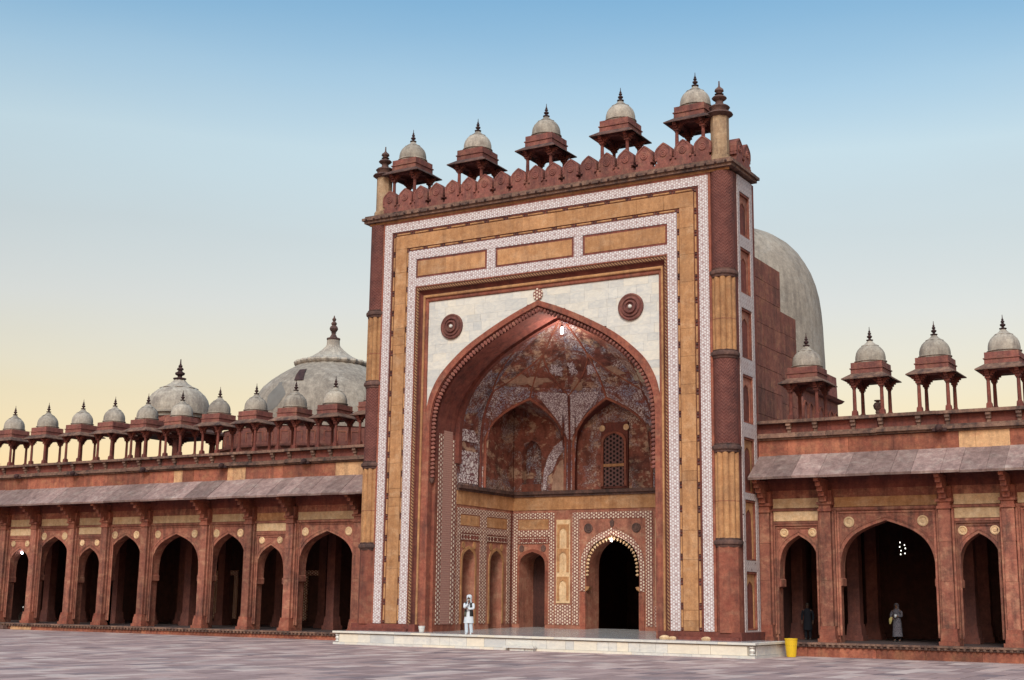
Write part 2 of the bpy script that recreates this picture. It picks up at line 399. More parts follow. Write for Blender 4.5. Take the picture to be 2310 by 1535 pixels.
# curves ------------------------------------------------------------
def catmull(P, n=16):
    out = []
    Q = [(2*P[0][0]-P[1][0], 2*P[0][1]-P[1][1])] + list(P) + [(2*P[-1][0]-P[-2][0], 2*P[-1][1]-P[-2][1])]
    for i in range(1, len(Q)-2):
        for k in range(n):
            t = k/n; r = []
            for d in (0, 1):
                a, b, c, e = Q[i-1][d], Q[i][d], Q[i+1][d], Q[i+2][d]
                r.append(.5*((2*b)+(c-a)*t+(2*a-5*b+4*c-e)*t*t+(3*b-a-3*c+e)*t**3))
            out.append(tuple(r))
    out.append(P[-1]); return out
def resample(P, n):
    d = [0]
    for a, b in zip(P, P[1:]): d.append(d[-1]+math.hypot(a[0]-b[0], a[1]-b[1]))
    out = []; j = 0
    for k in range(n):
        t = d[-1]*k/(n-1)
        while j < len(d)-2 and d[j+1] < t: j += 1
        u = (t-d[j])/max(1e-9, d[j+1]-d[j])
        out.append((P[j][0]+(P[j+1][0]-P[j][0])*u, P[j][1]+(P[j+1][1]-P[j][1])*u))
    return out
def sym(H):
    """half curve (x>=0) from spring up to apex -> full curve left to right"""
    return [(-x, z) for x, z in H] + [(x, z) for x, z in reversed(H)][1:]
def arch_f(w): return .3*(1-w)+.7*max(0, 1-w**4)**.36
def arch_half(hw, zs, za, n=12):
    return [(hw*w, zs+(za-zs)*arch_f(w)) for w in (sin(pi/2*(1-k/n)) for k in range(n+1))]
def arch_poly(u0, u1, z0, z1, uc, hw, zs, za, low=None, n=12):
    """wall outline with an arched opening standing on z0"""
    H = [(uc+x, z) for x, z in sym(arch_half(hw, zs, za, n))]
    lo = low if low is not None else hw
    zn = zs-.55
    left = [(uc-lo, z0), (uc-lo, zn), (uc-hw+.06, zn+.05), (uc-hw+.06, zn+.35), (uc-hw, zn+.4)] if lo > hw else [(uc-hw, z0)]
    right = [(2*uc-x, z) for x, z in reversed(left)]
    return [(u0, z0), (u0, z1), (u1, z1), (u1, z0)] + list(reversed(right))[::1][:0] + [p for p in reversed(left+H+right)]

# ================================================================== COURTYARD
def courtyard():
    g = MB(); g._add([(-260, -260, -.03), (260, -260, -.03), (260, 260, -.03), (-260, 260, -.03)], [(0, 1, 2, 3)])
    go = struct(g.build('courtyard', M['ground']))
    v = []; f = []; tint = []
    rnd = random.Random(3)
    x = -62.0
    while x < 42:
        w = .62+rnd.random()*.12; y = -58+rnd.random()
        while y < 2.3:
            l = .9+rnd.random()*.9; h = rnd.uniform(-.004, .004); t = rnd.random()
            if rnd.random() < .12: t = .97+.03*rnd.random()
            tl = [h+rnd.uniform(-.003, .003) for _ in range(4)]
            b = len(v); j = .013
            x0, x1, y0, y1 = x+j, x+w-j, y+j, y+l-j
            v += [(x0, y0, tl[0]), (x1, y0, tl[1]), (x1, y1, tl[2]), (x0, y1, tl[3]), (x0, y0, -.05), (x1, y0, -.05), (x1, y1, -.05), (x0, y1, -.05)]
            f += [(b, b+1, b+2, b+3), (b+4, b+5, b+1, b), (b+5, b+6, b+2, b+1), (b+7, b+4, b, b+3)]
            tint += [t]*4; y += l
        x += w
    me = bpy.data.meshes.new('paving'); me.from_pydata(v, [], f); me.materials.append(M['paving'])
    at_ = me.attributes.new('tint', 'FLOAT', 'FACE'); at_.data.foreach_set('value', tint)
    o = put('paving', me, go); stuff(o)
courtyard()

# ================================================================== MARBLE PLATFORM
def platform():
    X0, X1, Y0, Y1 = -9.80, 11.94, -2.34, 1.95
    T = Thing('marble_platform', 'low white marble platform in front of the tall gateway', 'platform', (0, -2.4, 0))
    T.part('core', MB().box(X0+.04, X1-.04, Y0+.04, Y1, -.02, .54), M['mortar'])
    # floor of the platform and of the alcove, rising gently inwards
    b = MB(); b._add([(X0, Y0, .63), (X1, Y0, .63), (X1, Y1, .63), (X0, Y1, .63), (X0, Y0, .55), (X1, Y0, .55), (X1, Y1, .55), (X0, Y1, .55)],
                     [(0, 1, 2, 3), (0, 4, 5, 1), (1, 5, 6, 2), (3, 7, 4, 0), (4, 7, 6, 5)])
    T.part('floor', b, M['floor_marble'])
    rnd = random.Random(5)
    def run(fn, a0, a1):
        a = a0
        while a < a1-.05:
            l = min(rnd.choice((.42, .55, .75, .95, 1.15, 1.4)), a1-a)
            if a1-(a+l) < .3: l = a1-a
            fn(a, a+l); a += l
    def face_front(a, b): T.part('marble_panel', MB().box(a+.006, b-.006, Y0-rnd.uniform(0, .008), Y0+.05, .115, .495), M['platform_marble'])
    def face_right(a, b): T.part('marble_panel', MB().box(X1-.05, X1+rnd.uniform(0, .008), a+.006, b-.006, .115, .495), M['platform_marble'])
    def face_left(a, b): T.part('marble_panel', MB().box(X0-rnd.uniform(0, .008), X0+.05, a+.006, b-.006, .115, .495), M['platform_marble'])
    run(face_front, X0+.28, X1-.3); run(face_right, Y0+.28, Y1); run(face_left, Y0+.28, Y1)
    def cop_front(a, b): T.part('coping_slab', MB().box(a+.004, b-.004, Y0-.09, Y0+.35, .545, .636+rnd.uniform(-.004, .004)), M['platform_marble'])
    def cop_right(a, b): T.part('coping_slab', MB().box(X1-.3, X1+.09, a+.004, b-.004, .545, .636), M['platform_marble'])
    run(lambda a, b: cop_front(a, min(b, a+2.6)), X0-.09, X1+.09); run(cop_right, Y0+.36, Y1)
    def sk_front(a, b): T.part('skirting_slab', MB().box(a+.004, b-.004, Y0-.06, Y0+.05, -.01, .105), M['platform_marble'])
    def sk_right(a, b): T.part('skirting_slab', MB().box(X1-.05, X1+.06, a+.004, b-.004, -.01, .105), M['platform_marble'])
    run(sk_front, X0-.06, X1+.06); run(sk_right, Y0+.06, Y1)
    pr = [(.10, .12), (.13, .14), (.13, .17), (.075, .2), (.10, .25), (.125, .31), (.10, .37), (.075, .41), (.13, .44), (.13, .47), (.10, .49)]
    for x, y in ((X0+.12, Y0+.10), (X1-.12, Y0+.10)):
        T.part('corner_baluster', MB().lathe(pr, 12, (x, y, 0)), M['platform_marble'], True)
platform()
def small_step():
    T = Thing('marble_step', 'small broken marble step against the front of the platform', 'step', (.9, -2.65, 0))
    T.part('tread', MB().box(.12, 1.72, -2.75, -2.41, .12, .21, .01), M['platform_marble'])
    T.part('riser_block', MB().box(.45, 1.2, -2.68, -2.41, -.01, .118), M['platform_marble'])
    T.part('riser_block', MB().box(1.22, 1.66, -2.66, -2.41, -.01, .118), M['platform_marble'])
small_step()

# ================================================================== GATEWAY
HW = 6.15
INNER = [(6.15, 9.2), (6.15, 10.2), (6.11, 11.1), (5.92, 12.0), (5.42, 12.95), (4.62, 13.85), (3.42, 14.77), (1.85, 15.6), (.9, 16.03), (0, 16.40)]
OUTER = [(6.58, 9.6), (6.58, 10.6), (6.58, 11.4), (6.48, 12.05), (6.28, 12.65), (5.83, 13.42), (5.10, 14.15), (4.17, 14.87), (3.0, 15.54), (1.95, 16.06), (1.0, 16.47), (0, 16.84)]
NI = 60
IN_H = resample(catmull(INNER), NI); OUT_H = resample(catmull(OUTER), NI)
def half_w(H, z):
    for (a, b) in zip(H, H[1:]):
        if a[1] <= z <= b[1]: return a[0]+(b[0]-a[0])*(z-a[1])/max(1e-9, b[1]-a[1])
    return H[0][0] if z < H[0][1] else 0.0

G = Thing('mosque_gateway', 'tall red sandstone gateway with white inlaid frame and deep pointed arch', 'gateway', (0, 0, 0))
rg = random.Random(11)

def u_frame(name, mat, W_, T_, prof, zb, kz=1.0, smooth=False):
    """sweep a profile [(inset, y)] round a doorframe shape: up the left, across the top, down the right"""
    b = MB(); P = []
    for d, y in prof:
        P.append([(-(W_-d), y, zb), (-(W_-d), y, T_-d*kz), (W_-d, y, T_-d*kz), (W_-d, y, zb)])
    b.grid(P)
    return G.part(name, b, mat, smooth, fix=False)

def gateway_body():
    # solid masses behind the facing
    for s in (-1, 1):
        x0, x1 = sorted((s*6.62, s*10.17))
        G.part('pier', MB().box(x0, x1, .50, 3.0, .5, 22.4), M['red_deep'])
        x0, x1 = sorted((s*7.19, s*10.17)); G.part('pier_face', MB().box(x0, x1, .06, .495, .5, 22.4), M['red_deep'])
        xa, xb = sorted((s*6.6, s*10.55))
        G.part('plinth', MB().box(xa, xb, -.10, 2.9, .60, .98), M['red_deep'])
        xa, xb = sorted((s*7.0, s*10.45))
        G.part('plinth_step', MB().box(xa, xb, -.26, .2, .60, .76), M['red_deep'])
    # top wall over the spandrels
    G.part('upper_wall', MB().box(-6.62, 6.62, .50, 3.0, 17.6, 22.4), M['red_deep'])
    G.part('upper_face', MB().box(-7.188, 7.188, .06, .495, 18.26, 22.4), M['red_deep'])
    # backing of the spandrel with the arch hole
    O_, I_ = sym(OUT_H), sym(IN_H)
    H = [(a[0]+(b[0]-a[0])*.5, a[1]+(b[1]-a[1])*.5) for a, b in zip(O_, I_)]
    poly = [(-6.62, 9.4), (-6.62, 17.6), (6.62, 17.6), (6.62, 9.4)] + [(x, z) for x, z in reversed(H)]
    G.part('spandrel_backing', MB().prism(poly, .43, .74), M['joint'])
    poly = [(-6.62, 9.2), (-6.62, 17.6), (6.62, 17.6), (6.62, 9.2)] + [(x, z) for x, z in reversed(I_)]
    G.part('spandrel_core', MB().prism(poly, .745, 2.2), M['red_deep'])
    for s in (-1, 1):
        x0, x1 = sorted((s*HW, s*6.62))
        G.part('jamb', MB().box(x0, x1, .745, 2.75, .5, 9.2), M['red'])
gateway_body()

def facing():
    ZB = 1.0
    flat = lambda a, b, y: [(a, .08), (a, y), (b, y), (b, .08)]
    u_frame('margin', M['red'], 9.36, 21.90, flat(0, .115, .0), ZB)
    u_frame('inlay_band', M['inlay'], 9.24, 21.785, flat(0, .468, -.015), ZB, .95)
    u_frame('fillet', M['red_deep'], 8.772, 21.34, flat(0.002, .08, .02), ZB)
    u_frame('ground_strip', M['red_deep'], 8.69, 21.26, flat(0.002, .18, .05), ZB)
    u_frame('ground_strip', M['red_deep'], 7.79, 20.40, flat(0.002, .13, .05), ZB)
    u_frame('inlay_band', M['inlay'], 7.657, 20.18, flat(0, .478, -.015), ZB, .97)
    u_frame('fillet', M['red_deep'], 7.665, 20.19, flat(-.04, -.003, -.005), ZB)
    # colonnettes with pairs of dark spools
    for W_, T_ in ((8.60, 21.18), (7.72, 20.28)):
        rods = MB(); kn = MB()
        def piece(p, q):
            p = Vector(p); q = Vector(q); d = (q-p).normalized()
            rods.tube(p+d*.16, q-d*.16, .05, 8)
            for e in (p+d*.08, q-d*.08): kn.tube(e-d*.022, e+d*.022, .052, 8)
        for s in (-1, 1):
            n = round((T_-ZB)/1.06); h = (T_-ZB)/n
            for k in range(n): piece((s*W_, .02, ZB+k*h), (s*W_, .02, ZB+(k+1)*h))
        n = round(2*W_/1.12); h = 2*W_/n
        for k in range(n): piece((-W_+k*h, .02, T_), (-W_+(k+1)*h, .02, T_))
        G.part('colonnette', rods, M['tan_roll'], True); stuff(G.part('colonnette_spools', kn, M['dark']))
    # ochre blocks
    def blk(x0, x1, z0, z1): G.part('ochre_block', MB().box(x0+.006, x1-.006, -.005+rg.uniform(-.006, .006), .07, z0+.006, z1-.006), M['tan'])
    for s in (-1, 1):
        z = ZB
        while z < 20.38:
            h = min(rg.choice((1.3, 1.7, 2.2, 2.7, .45)), 20.38-z)
            if 20.38-(z+h) < .4: h = 20.38-z
            x0, x1 = sorted((s*7.79, s*8.51)); blk(x0, x1, z, z+h); z += h
    x = -8.51
    while x < 8.5:
        w = min(rg.choice((1.4, 1.9, 2.4, 3.0)), 8.51-x)
        if 8.51-(x+w) < .5: w = 8.51-x
        blk(x, x+w, 20.38, 21.10); x += w
    # name panels row
    b = MB()
    for x0, x1 in ((-2.80, -2.30), (2.20, 2.68)): b.box(x0, x1, -.015, .07, 18.70, 19.705)
    b.box(-7.178, 7.178, -.013, .07, 18.24, 18.69); G.part('inlay_band', b, M['inlay'])
    for x0, x1 in ((-7.17, -2.82), (-2.28, 2.18), (2.70, 7.17)):
        G.part('panel_border', MB().box(x0, x1, .015, .055, 18.70, 19.70), M['red_deep'])
        xm = (x0+x1)/2+rg.uniform(-.5, .5)
        for a, c in ((x0+.1, xm-.004), (xm+.004, x1-.1)):
            G.part('panel_slab', MB().box(a, c, .0, .05, 18.80, 19.60), M['tan'])
    # stepped mouldings into the recess
    W_, T_ = 7.178, 18.24
    kz = 1.32
    u_frame('moulding', M['red'], W_, T_, [(0, .05), (0, -.02), (.05, -.02), (.06, .03)], ZB-.4, kz)
    u_frame('dotted_moulding', M['dotted'], W_, T_, [(.06, .03), (.08, .0), (.17, .02), (.19, .07)], ZB-.4, kz)
    u_frame('moulding', M['red_deep'], W_, T_, [(.19, .07), (.22, .22), (.28, .29), (.35, .31), (.352, .26)], ZB-.4, kz)
    r = [(.41-.06*cos(t), .27-.07*sin(t)) for t in (pi*k/6 for k in range(7))]
    u_frame('roll_moulding', M['tan_roll'], W_, T_, r, ZB-.4, kz, True)
    u_frame('moulding', M['red'], W_, T_, [(.47, .27), (.475, .31), (.56, .31), (.60, .33), (.62, .36), (.62, .45)], ZB-.4, kz)
facing()

def spandrel():
    YF = .40
    rows = [17.42]
    z = 17.42
    while z > 11.2:
        z -= rg.choice((.38, .46, .55)); rows.append(z)
    for zt, zb in zip(rows, rows[1:]):
        for s in (-1, 1):
            x = 0.0
            edges = [0.0]
            off = rg.uniform(.2, 1.0)
            while edges[-1] < 6.55: edges.append(min(6.56, edges[-1]+(off if len(edges) == 1 else rg.choice((.5, .8, 1.0, 1.3)))))
            for a, b in zip(edges, edges[1:]):
                # part of [a,b]x[zb,zt] that lies outside the outer arch curve
                zs = [zb+(zt-zb)*k/6 for k in range(7)]
                Lf = [(max(a, half_w(OUT_H, q)-.02), q) for q in zs]
                Lf = [(x_, q) for x_, q in Lf if x_ < b-.005]
                if len(Lf) < 2: continue
                g_ = .004
                pts = [(x_+g_, q) for x_, q in Lf] + [(b-g_, Lf[-1][1]), (b-g_, Lf[0][1])]
                pts[0] = (pts[0][0], pts[0][1]+g_); pts[-1] = (pts[-1][0], pts[-1][1]+g_)
                if abs(pts[0][0]-pts[-1][0]) < .02: pts = pts[1:]
                pts = [(s*x_, q) for x_, q in pts]
                y = YF+rg.uniform(-.004, .004)
                G.part('marble_slab', MB().prism(pts, y, YF+.035), M['marble'])
    # roundels: ringed bosses
    pr = [(.66, 0), (.66, .09), (.60, .12), (.53, .08), (.50, .08), (.47, .15), (.40, .16), (.37, .09), (.33, .09), (.30, .19), (.22, .20), (.20, .12), (.15, .12)]
    for x in (-5.09, 5.09):
        o = G.part('roundel', MB().lathe(pr, 28, (x, .40, 15.98), axis='y'), M['merlon'], True)
        o2 = MB().lathe([(.10, .10), (.10, .16), (.06, .21), (.02, .22)], 14, (x, .40, 15.98), axis='y').build('boss', M['marble'], o, True)
    fin_ = [(-.20, 0), (-.26, .14), (-.27, .28), (-.20, .42), (-.07, .52), (0, .60), (.07, .52), (.20, .42), (.27, .28), (.26, .14), (.20, 0), (.08, -.06), (-.08, -.06)]
    G.part('apex_leaf', MB().prism([(x, 16.92+z) for x, z in fin_], .33, .42), M['inlay_room'])
    # red band of the arch, soffit, buds
    O = sym(OUT_H); I = sym(IN_H)
    low_o = [(-6.58, .63)]; low_i = [(-6.15, .63)]
    mid = [(a[0]+(b[0]-a[0])*.60, a[1]+(b[1]-a[1])*.60) for a, b in zip(O, I)]
    G.part('arch_band', MB().strip([(-6.58, .63)]+O+[(6.58, .63)], [(-6.30, .63), (-6.30, 8.0)][:1]+mid+[(6.30, .63)], .335, .75), M['red'])
    ed = [(a[0]+(b[0]-a[0])*.66, a[1]+(b[1]-a[1])*.66) for a, b in zip(O, I)]
    G.part('arch_fillet', MB().strip(mid, ed, .42, .75), M['red_deep'])
    # soffit lining made of voussoir blocks
    S = resample([p for p in catmull(INNER)], 15)
    for s in (-1, 1):
        for k in range(len(S)-1):
            (xa, za), (xb, zb) = S[k], S[k+1]
            nx, nz = zb-za, -(xb-xa); ln = math.hypot(nx, nz); nx /= ln; nz /= ln
            ox, oz = nx*.12, nz*.12
            for ya, yb in ((.76, 1.62), (1.62, 2.46)):
                e = .006
                tx, tz = (xb-xa)/ln*e, (zb-za)/ln*e
                pts = [(s*(xa+tx), za+tz), (s*(xb-tx), zb-tz), (s*(xb-tx+ox), zb-tz+oz), (s*(xa+tx+ox), za+tz+oz)]
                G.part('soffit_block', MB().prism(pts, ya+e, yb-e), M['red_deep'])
    J = [(x*.955, z-.18*(1-x/7)) for x, z in IN_H]
    G.part('inner_rib', MB().strip(sym(J), I, 2.47, 2.75), M['red_deep'])
    # lotus-bud fringe
    bud = MB()
    bud.lathe([(.020, 0), (.085, .05), (.105, .12), (.08, .20), (.018, .27)], 6)
    me = bud.mesh('lotus_bud', M['merlon'], True)
    path = [(6.30, 8.35)] + [(a[0]+(b[0]-a[0])*.66, a[1]+(b[1]-a[1])*.66) for a, b in zip(OUT_H, IN_H) if b[1] > 9.3]
    path = resample(path, 57)
    for s in (-1, 1):
        for k in range(57):
            if s == 1 and k == 56: continue
            p = path[k]; q = path[min(k+1, 56)]; o_ = path[max(k-1, 0)]
            tx, tz = q[0]-o_[0], q[1]-o_[1]
            ax = atan2(-tx, tz) if k < 56 else pi/2
            # the bud hangs along the inward normal of the curve
            nx, nz = -tz, tx
            ang = atan2(s*nx, nz)
            if k == 56: ang = pi
            G.inst('lotus_bud', me, (s*p[0], .50, p[1]), (0, ang, 0))
    for s in (-1, 1):
        G.part('bud_corbel', MB().lathe([(.03, 8.0), (.12, 8.12), (.13, 8.24), (.05, 8.3)], 8, (s*6.24, .56, 0)), M['dark'], True)
spandrel()

def corner_columns():
    fl = lambda a: .80+.20*abs(cos(5*a+.3))**.7
    tops = [22.0, 17.05, 13.28, 9.03, 4.85, .98]
    for s in (-1, 1):
        cx, cy = s*9.80, .40
        for k in range(5):
            z1, z0 = tops[k], tops[k+1]
            if k in (1, 3):
                b = MB().lathe([(.57, z0+.16), (.57, z1-.16)], 100, (cx, cy, 0), fl)
                G.part('fluted_shaft', b, M['tan_roll'], True)
                G.part('shaft_joint', MB().lathe([(.50, (z0+z1)/2-.3), (.578, (z0+z1)/2-.297), (.578, (z0+z1)/2-.27), (.50, (z0+z1)/2-.267)], 100, (cx, cy, 0), fl), M['red'])
            elif k == 4:
                o = MB().lathe([(.60, z0-.02), (.60, z0+2.4), (.585, z0+2.42), (.585, z1-.16)], 8, (cx, cy, 0), rot=pi/8)
                G.part('octagonal_shaft', o, M['red'])
            else:
                o = put('chevron_shaft', MB().lathe([(.54, z0+.16-(z0+z1)/2), (.54, z1-.12-(z0+z1)/2)], 40).mesh('chevron_shaft', M['chevron'], True), G.o, (cx, cy, (z0+z1)/2))
        for z in tops[1:5]:
            pr = [(.52, z-.24), (.58, z-.2), (.60, z-.12), (.66, z-.08), (.68, z), (.66, z+.08), (.58, z+.12), (.60, z+.17), (.52, z+.2)]
            G.part('shaft_ring', MB().lathe(pr, 24, (cx, cy, 0)), M['dark'], True)
        # pinnacle above the cornice
        px = s*9.72; py = .42
        o = G.part('pinnacle', MB().lathe([(.52, 22.42), (.52, 22.68), (.43, 22.72), (.43, 24.62), (.40, 24.64)], 8, (px, py, 0), rot=pi/8), M['pinnacle'])
        fp = [(.42, 24.62), (.50, 24.66), (.64, 24.78), (.60, 24.86), (.44, 24.88), (.46, 24.98), (.40, 25.0), (.44, 25.14), (.50, 25.22), (.42, 25.32), (.22, 25.36), (.18, 25.58), (.20, 25.66), (.31, 25.74), (.36, 25.82), (.29, 25.92), (.16, 25.97), (.13, 26.05), (.22, 26.08), (.13, 26.12), (.14, 26.18), (.22, 26.27), (.20, 26.38), (.07, 26.52), (.04, 26.60), (.03, 26.9)]
        fp = [(r, 24.62+(z-24.62)*.80) for r, z in fp]
        MB().lathe(fp, 16, (px, py, 0)).build('finial', M['dark'], o, True)
corner_columns()

def side_faces():
    """narrow return of the gateway with its white inlay and niched panels"""
    pan = [(19.05, 21.15), (16.3, 18.48), (13.25, 15.6), (10.27, 12.5), (7.1, 9.62), (4.1, 6.8), (1.05, 3.62)]
    for s in (1, -1):
        Tm = lambda u, d, z, s=s: (s*(10.31+d), u, z)
        zs = [(.98, pan[-1][0])] + [(pan[k+1][1], pan[k][0]) for k in range(6)][::-1] + [(pan[0][1], 21.9)]
        b = MB(Tm)
        for y0, y1 in ((.85, 1.10), (2.42, 2.72)): b.box(y0, y1, -.14, .05, .98, 21.9)
        for z0, z1 in zs: b.box(1.10, 2.42, -.14, .047, z0, z1)
        G.part('side_inlay', b, M['inlay_side'])
        for z0, z1 in pan:
            o = G.part('side_panel', MB(Tm).box(1.13, 2.40, -.14, -.11, z0+.03, z1-.03), M['red_deep'])
            h = z1-z0
            fr = MB(Tm)
            for a, c in ((1.105, 1.17), (2.35, 2.415)): fr.box(a, c, -.13, .015, z0+.02, z1-.02)
            fr.box(1.17, 2.35, -.13, .015, z1-.1, z1-.02); fr.box(1.17, 2.35, -.13, .012, z0+.02, z0+.08)
            fr.build('panel_frame', M['red'], o)
            A = [(1.76+x, z) for x, z in sym(arch_half(.44, z1-1.15, z1-.42, 6))]
            poly = [(1.20, z0+.05), (1.20, z1-.12), (2.32, z1-.12), (2.32, z0+.05)] + [(2.20, z0+.05)]+[p for p in reversed(A)]+[(1.32, z0+.05)]
            n = MB(Tm); n.T = lambda u, d, z, s=s: (s*(10.31+d), u, z)
            n.prism(poly, -.108, -.07); n.build('blind_niche', M['tan_roll'] if z1 < 10 else M['alcove_red'], o)
        G.part('side_margin', MB(Tm).box(.45, .85, -.15, .01, .98, 21.9), M['red_deep'])
        G.part('side_margin', MB(Tm).box(2.72, 3.0, -.15, .03, .98, 21.9), M['red_deep'])
side_faces()

def cornice_and_merlons():
    b = MB(); Z = 21.92
    G.part('frieze', MB().box(-10.3, 10.3, -.012, .07, 21.90, 22.02), M['tan'])
    G.part('cornice', MB().box(-10.52, 10.52, -.22, 3.05, 22.02, 22.16).box(-10.62, 10.62, -.32, 3.15, 22.163, 22.30).box(-10.5, 10.5, -.2, 3.0, 22.303, 22.42), M['lichen'])
    st = MB()
    for k in range(42): st.lathe([(.02, 0), (.07, .03), (.05, .07), (.01, .09)], 6, (-10.3+k*.502, -.33, 22.22), axis='y')
    stuff(G.part('cornice_studs', st, M['dark']))
    G.part('roof', MB().box(-10.2, 10.2, .1, 2.9, 22.41, 22.46), M['roof'])
    # merlons: one slab each, cut with half of a cross at both flanks
    def merlon(hw=.50, half=None):
        r = .448
        zc = .39
        R = [(hw, 0), (hw, zc-.20), (hw-.07, zc-.20), (hw-.07, zc-.07), (hw-.18, zc-.07), (hw-.18, zc+.07), (hw-.07, zc+.07), (hw-.07, zc+.19), (hw-.05, zc+.21),
             (r, .62), (r, .88), (r-.03, .99), (r-.11, 1.10), (r-.22, 1.19), (.11, 1.28), (0, 1.34)]
        Lh = [(-x, z) for x, z in reversed(R[:-1])]
        if half == 'L': return [(0, 0)]+[(x, z) for x, z in R if x > 0]+[(0, 1.33)]
        if half == 'R': return [(0, 0), (0, 1.33)]+Lh
        return R+Lh
    me = MB().prism(merlon(), -.13, .36).mesh('merlon', M['merlon'])
    ros = MB().lathe([(.19, 0), (.19, .03), (.15, .05), (.13, .03), (.10, .03), (.08, .05), (.05, .05), (.04, .03)], 20, (0, 0, 0), axis='y')
    rim = MB().strip([(x*.93, z*.97+.02) for x, z in merlon()[9:22]], [(x*.80, z*.90+.05) for x, z in merlon()[9:22]], -.155, -.125)
    rm = ros.mesh('rosette', M['merlon'], True); fm = rim.mesh('rim', M['merlon'])
    for k in range(-9, 10):
        x = k*1.003-.035
        o = G.inst('merlon', me, (x, .16, 22.42))
        put('rosette', rm, o, (0, -.13, .80)); put('rim', fm, o)
    for s in (-1, 1):
        for k in range(2):
            o = G.inst('merlon', me, (s*10.24, 1.22+k*.98, 22.42), (0, 0, s*pi/2)); put('rosette', rm, o, (0, -.13, .80)); put('rim', fm, o)
    # left and right runs end in a half merlon beside the pinnacle
cornice_and_merlons()

# -------- alcove behind the arch
Y2 = 8.5
TB = lambda u, d, z: (u, Y2-d, z)
TL = lambda u, d, z: (-HW+d, u, z)
TR = lambda u, d, z: (HW-d, u, z)
def alcove_lower():
    # inner floor rising gently to the back wall
    b = MB(); b._add([(-HW, 1.9, .632), (HW, 1.9, .632), (HW, 9.9, .79), (-HW, 9.9, .79)], [(0, 1, 2, 3)]); G.part('alcove_floor', b, M['floor_marble'])
    def niche_wall(T, u0, u1, uc, hw, zs, za, depth, name='alcove_wall', z1=7.1, dp=.8):
        G.part(name, MB(T).prism(arch_poly(u0, u1, .6, z1, uc, hw, zs, za), 0, -dp), M['alcove_red'])
        if depth: G.part('niche_back', MB(T).box(uc-hw-.1, uc+hw+.1, -dp-.01, -dp-.1, .6, za+.2), M['red_deep'])
    def bay(T, u0, u1, uc, hw, za=4.84, simple=False):
        """inlaid frame, two top panels, small panel row, arched niche"""
        niche_wall(T, u0, u1, uc, hw, za-.80, za, True, dp=1.9 if simple else .8)
        f = MB(T); s0, s1 = u0+.02, u1-.02; w = .30
        f.box(s0, s0+w, 0, .03, .98, 6.95); f.box(s1-w, s1, 0, .03, .98, 6.95)
        f.box(s0+w, s1-w, 0, .028, 6.63, 6.95); f.box(s0+w, s1-w, 0, .028, 5.66, 6.0)
        G.part('inlay_frame', f, M['inlay_room'])
        G.part('ochre_panel', MB(T).box(s0+w+.06, s1-w-.06, 0, .02, 6.05, 6.58), M['tan'])
        o = G.part('small_panel', MB(T).box(s0+w+.03, s1-w-.03, 0, .045, 5.28, 5.62), M['red_deep'])
        g = MB(T); a, c = s0+w+.08, s1-w-.08
        g.box(a, c, .045, .055, 5.30, 5.35); g.box(a, c, .045, .055, 5.54, 5.59)
        k = a
        for t in (0, .14, .30, .48, .52, .70, .86, 1): g.box(a+(c-a-.05)*t, a+(c-a-.05)*t+.05, .045, .054, 5.352, 5.538)
        g.build('small_inlay', M['inlay_room'], o)
        A = [(uc+x, z) for x, z in sym(arch_half(hw, za-.8, za, 8))]
        B = [(uc+x*1.2, z+.16) for x, z in sym(arch_half(hw, za-.8, za, 8))]
        G.part('niche_arch', MB(T).strip([(uc-hw*1.2, .98)]+B+[(uc+hw*1.2, .98)], [(uc-hw, .98)]+A+[(uc+hw, .98)], 0, .04), M['tan_roll'] if not simple else M['red'])
        for q in (-1, 1):
            c_ = T(uc+q*(hw+.04), 0, za+.16)
            r = MB(); r.T = None
            pts = [(uc+q*(hw*.86)+.15*cos(t), za+.18+.19*sin(t)) for t in (2*pi*j/14 for j in range(14))]
            G.part('niche_disc', MB(T).prism(pts, 0, .04), M['tan_roll'] if not simple else M['dark'])
    for T in (TL, TR):
        G.part('reveal', MB(T).box(2.75, 2.80, -.5, .02, .6, 7.1), M['red'])
        bay(T, 2.80, 5.38, 4.0, .62)
        bay(T, 5.40, 8.20, 6.75, .64, 4.84)
        G.part('corner_pilaster', MB(T).box(8.20, 8.5, -.5, 0, .6, 7.1), M['red_deep'])
        # jamb strips beside the arch
        b = MB(T); b.box(1.02, 1.38, 0, .025, .98, 10.6); b.box(2.32, 2.68, 0, .025, .98, 10.4); G.part('jamb_inlay', b, M['inlay_jamb'])
        G.part('jamb_field', MB(T).box(1.44, 2.26, 0, .02, .98, 10.9), M['brick_fine'])
    for s in (-1, 1):
        if s < 0:
            bay(TB, -6.15, -3.5, -4.87, .80, 4.84, True)
        else:
            bay(TB, 3.5, 6.15, 4.87, .80, 4.84, True)
        u0, u1 = sorted((s*3.5, s*2.38))
        G.part('alcove_wall', MB(TB).box(u0, u1, -.55, 0, .6, 7.1), M['alcove_red'])
        a, c = sorted((s*3.36, s*2.52))
        o = G.part('niche_stack', MB(TB).box(a, c, 0, .05, 2.1, 6.55), M['pale'])
        m = (a+c)/2
        for zb in (2.25, 3.75, 5.05):
            A = [(m+x, z) for x, z in sym(arch_half(.22, zb+.75, zb+1.05, 5))]
            poly = [(a+.06, zb), (a+.06, zb+1.25), (c-.06, zb+1.25), (c-.06, zb), (m+.22, zb)]+list(reversed(A))+[(m-.22, zb)]
            q = MB(TB); q.prism(poly, .05, .085); q.build('stack_niche', M['tan_roll'], o)
        q = MB(TB); q.box(a-.08, c+.08, 0, .03, .98, 2.02)
        G.part('star_panel', q, M['inlay_room'])
    # door bay
    G.part('alcove_wall', MB(TB).prism(arch_poly(-2.38, 2.38, .6, 7.1, 0, 1.57, 3.75, 5.70), 0, -1.5), M['alcove_red'])
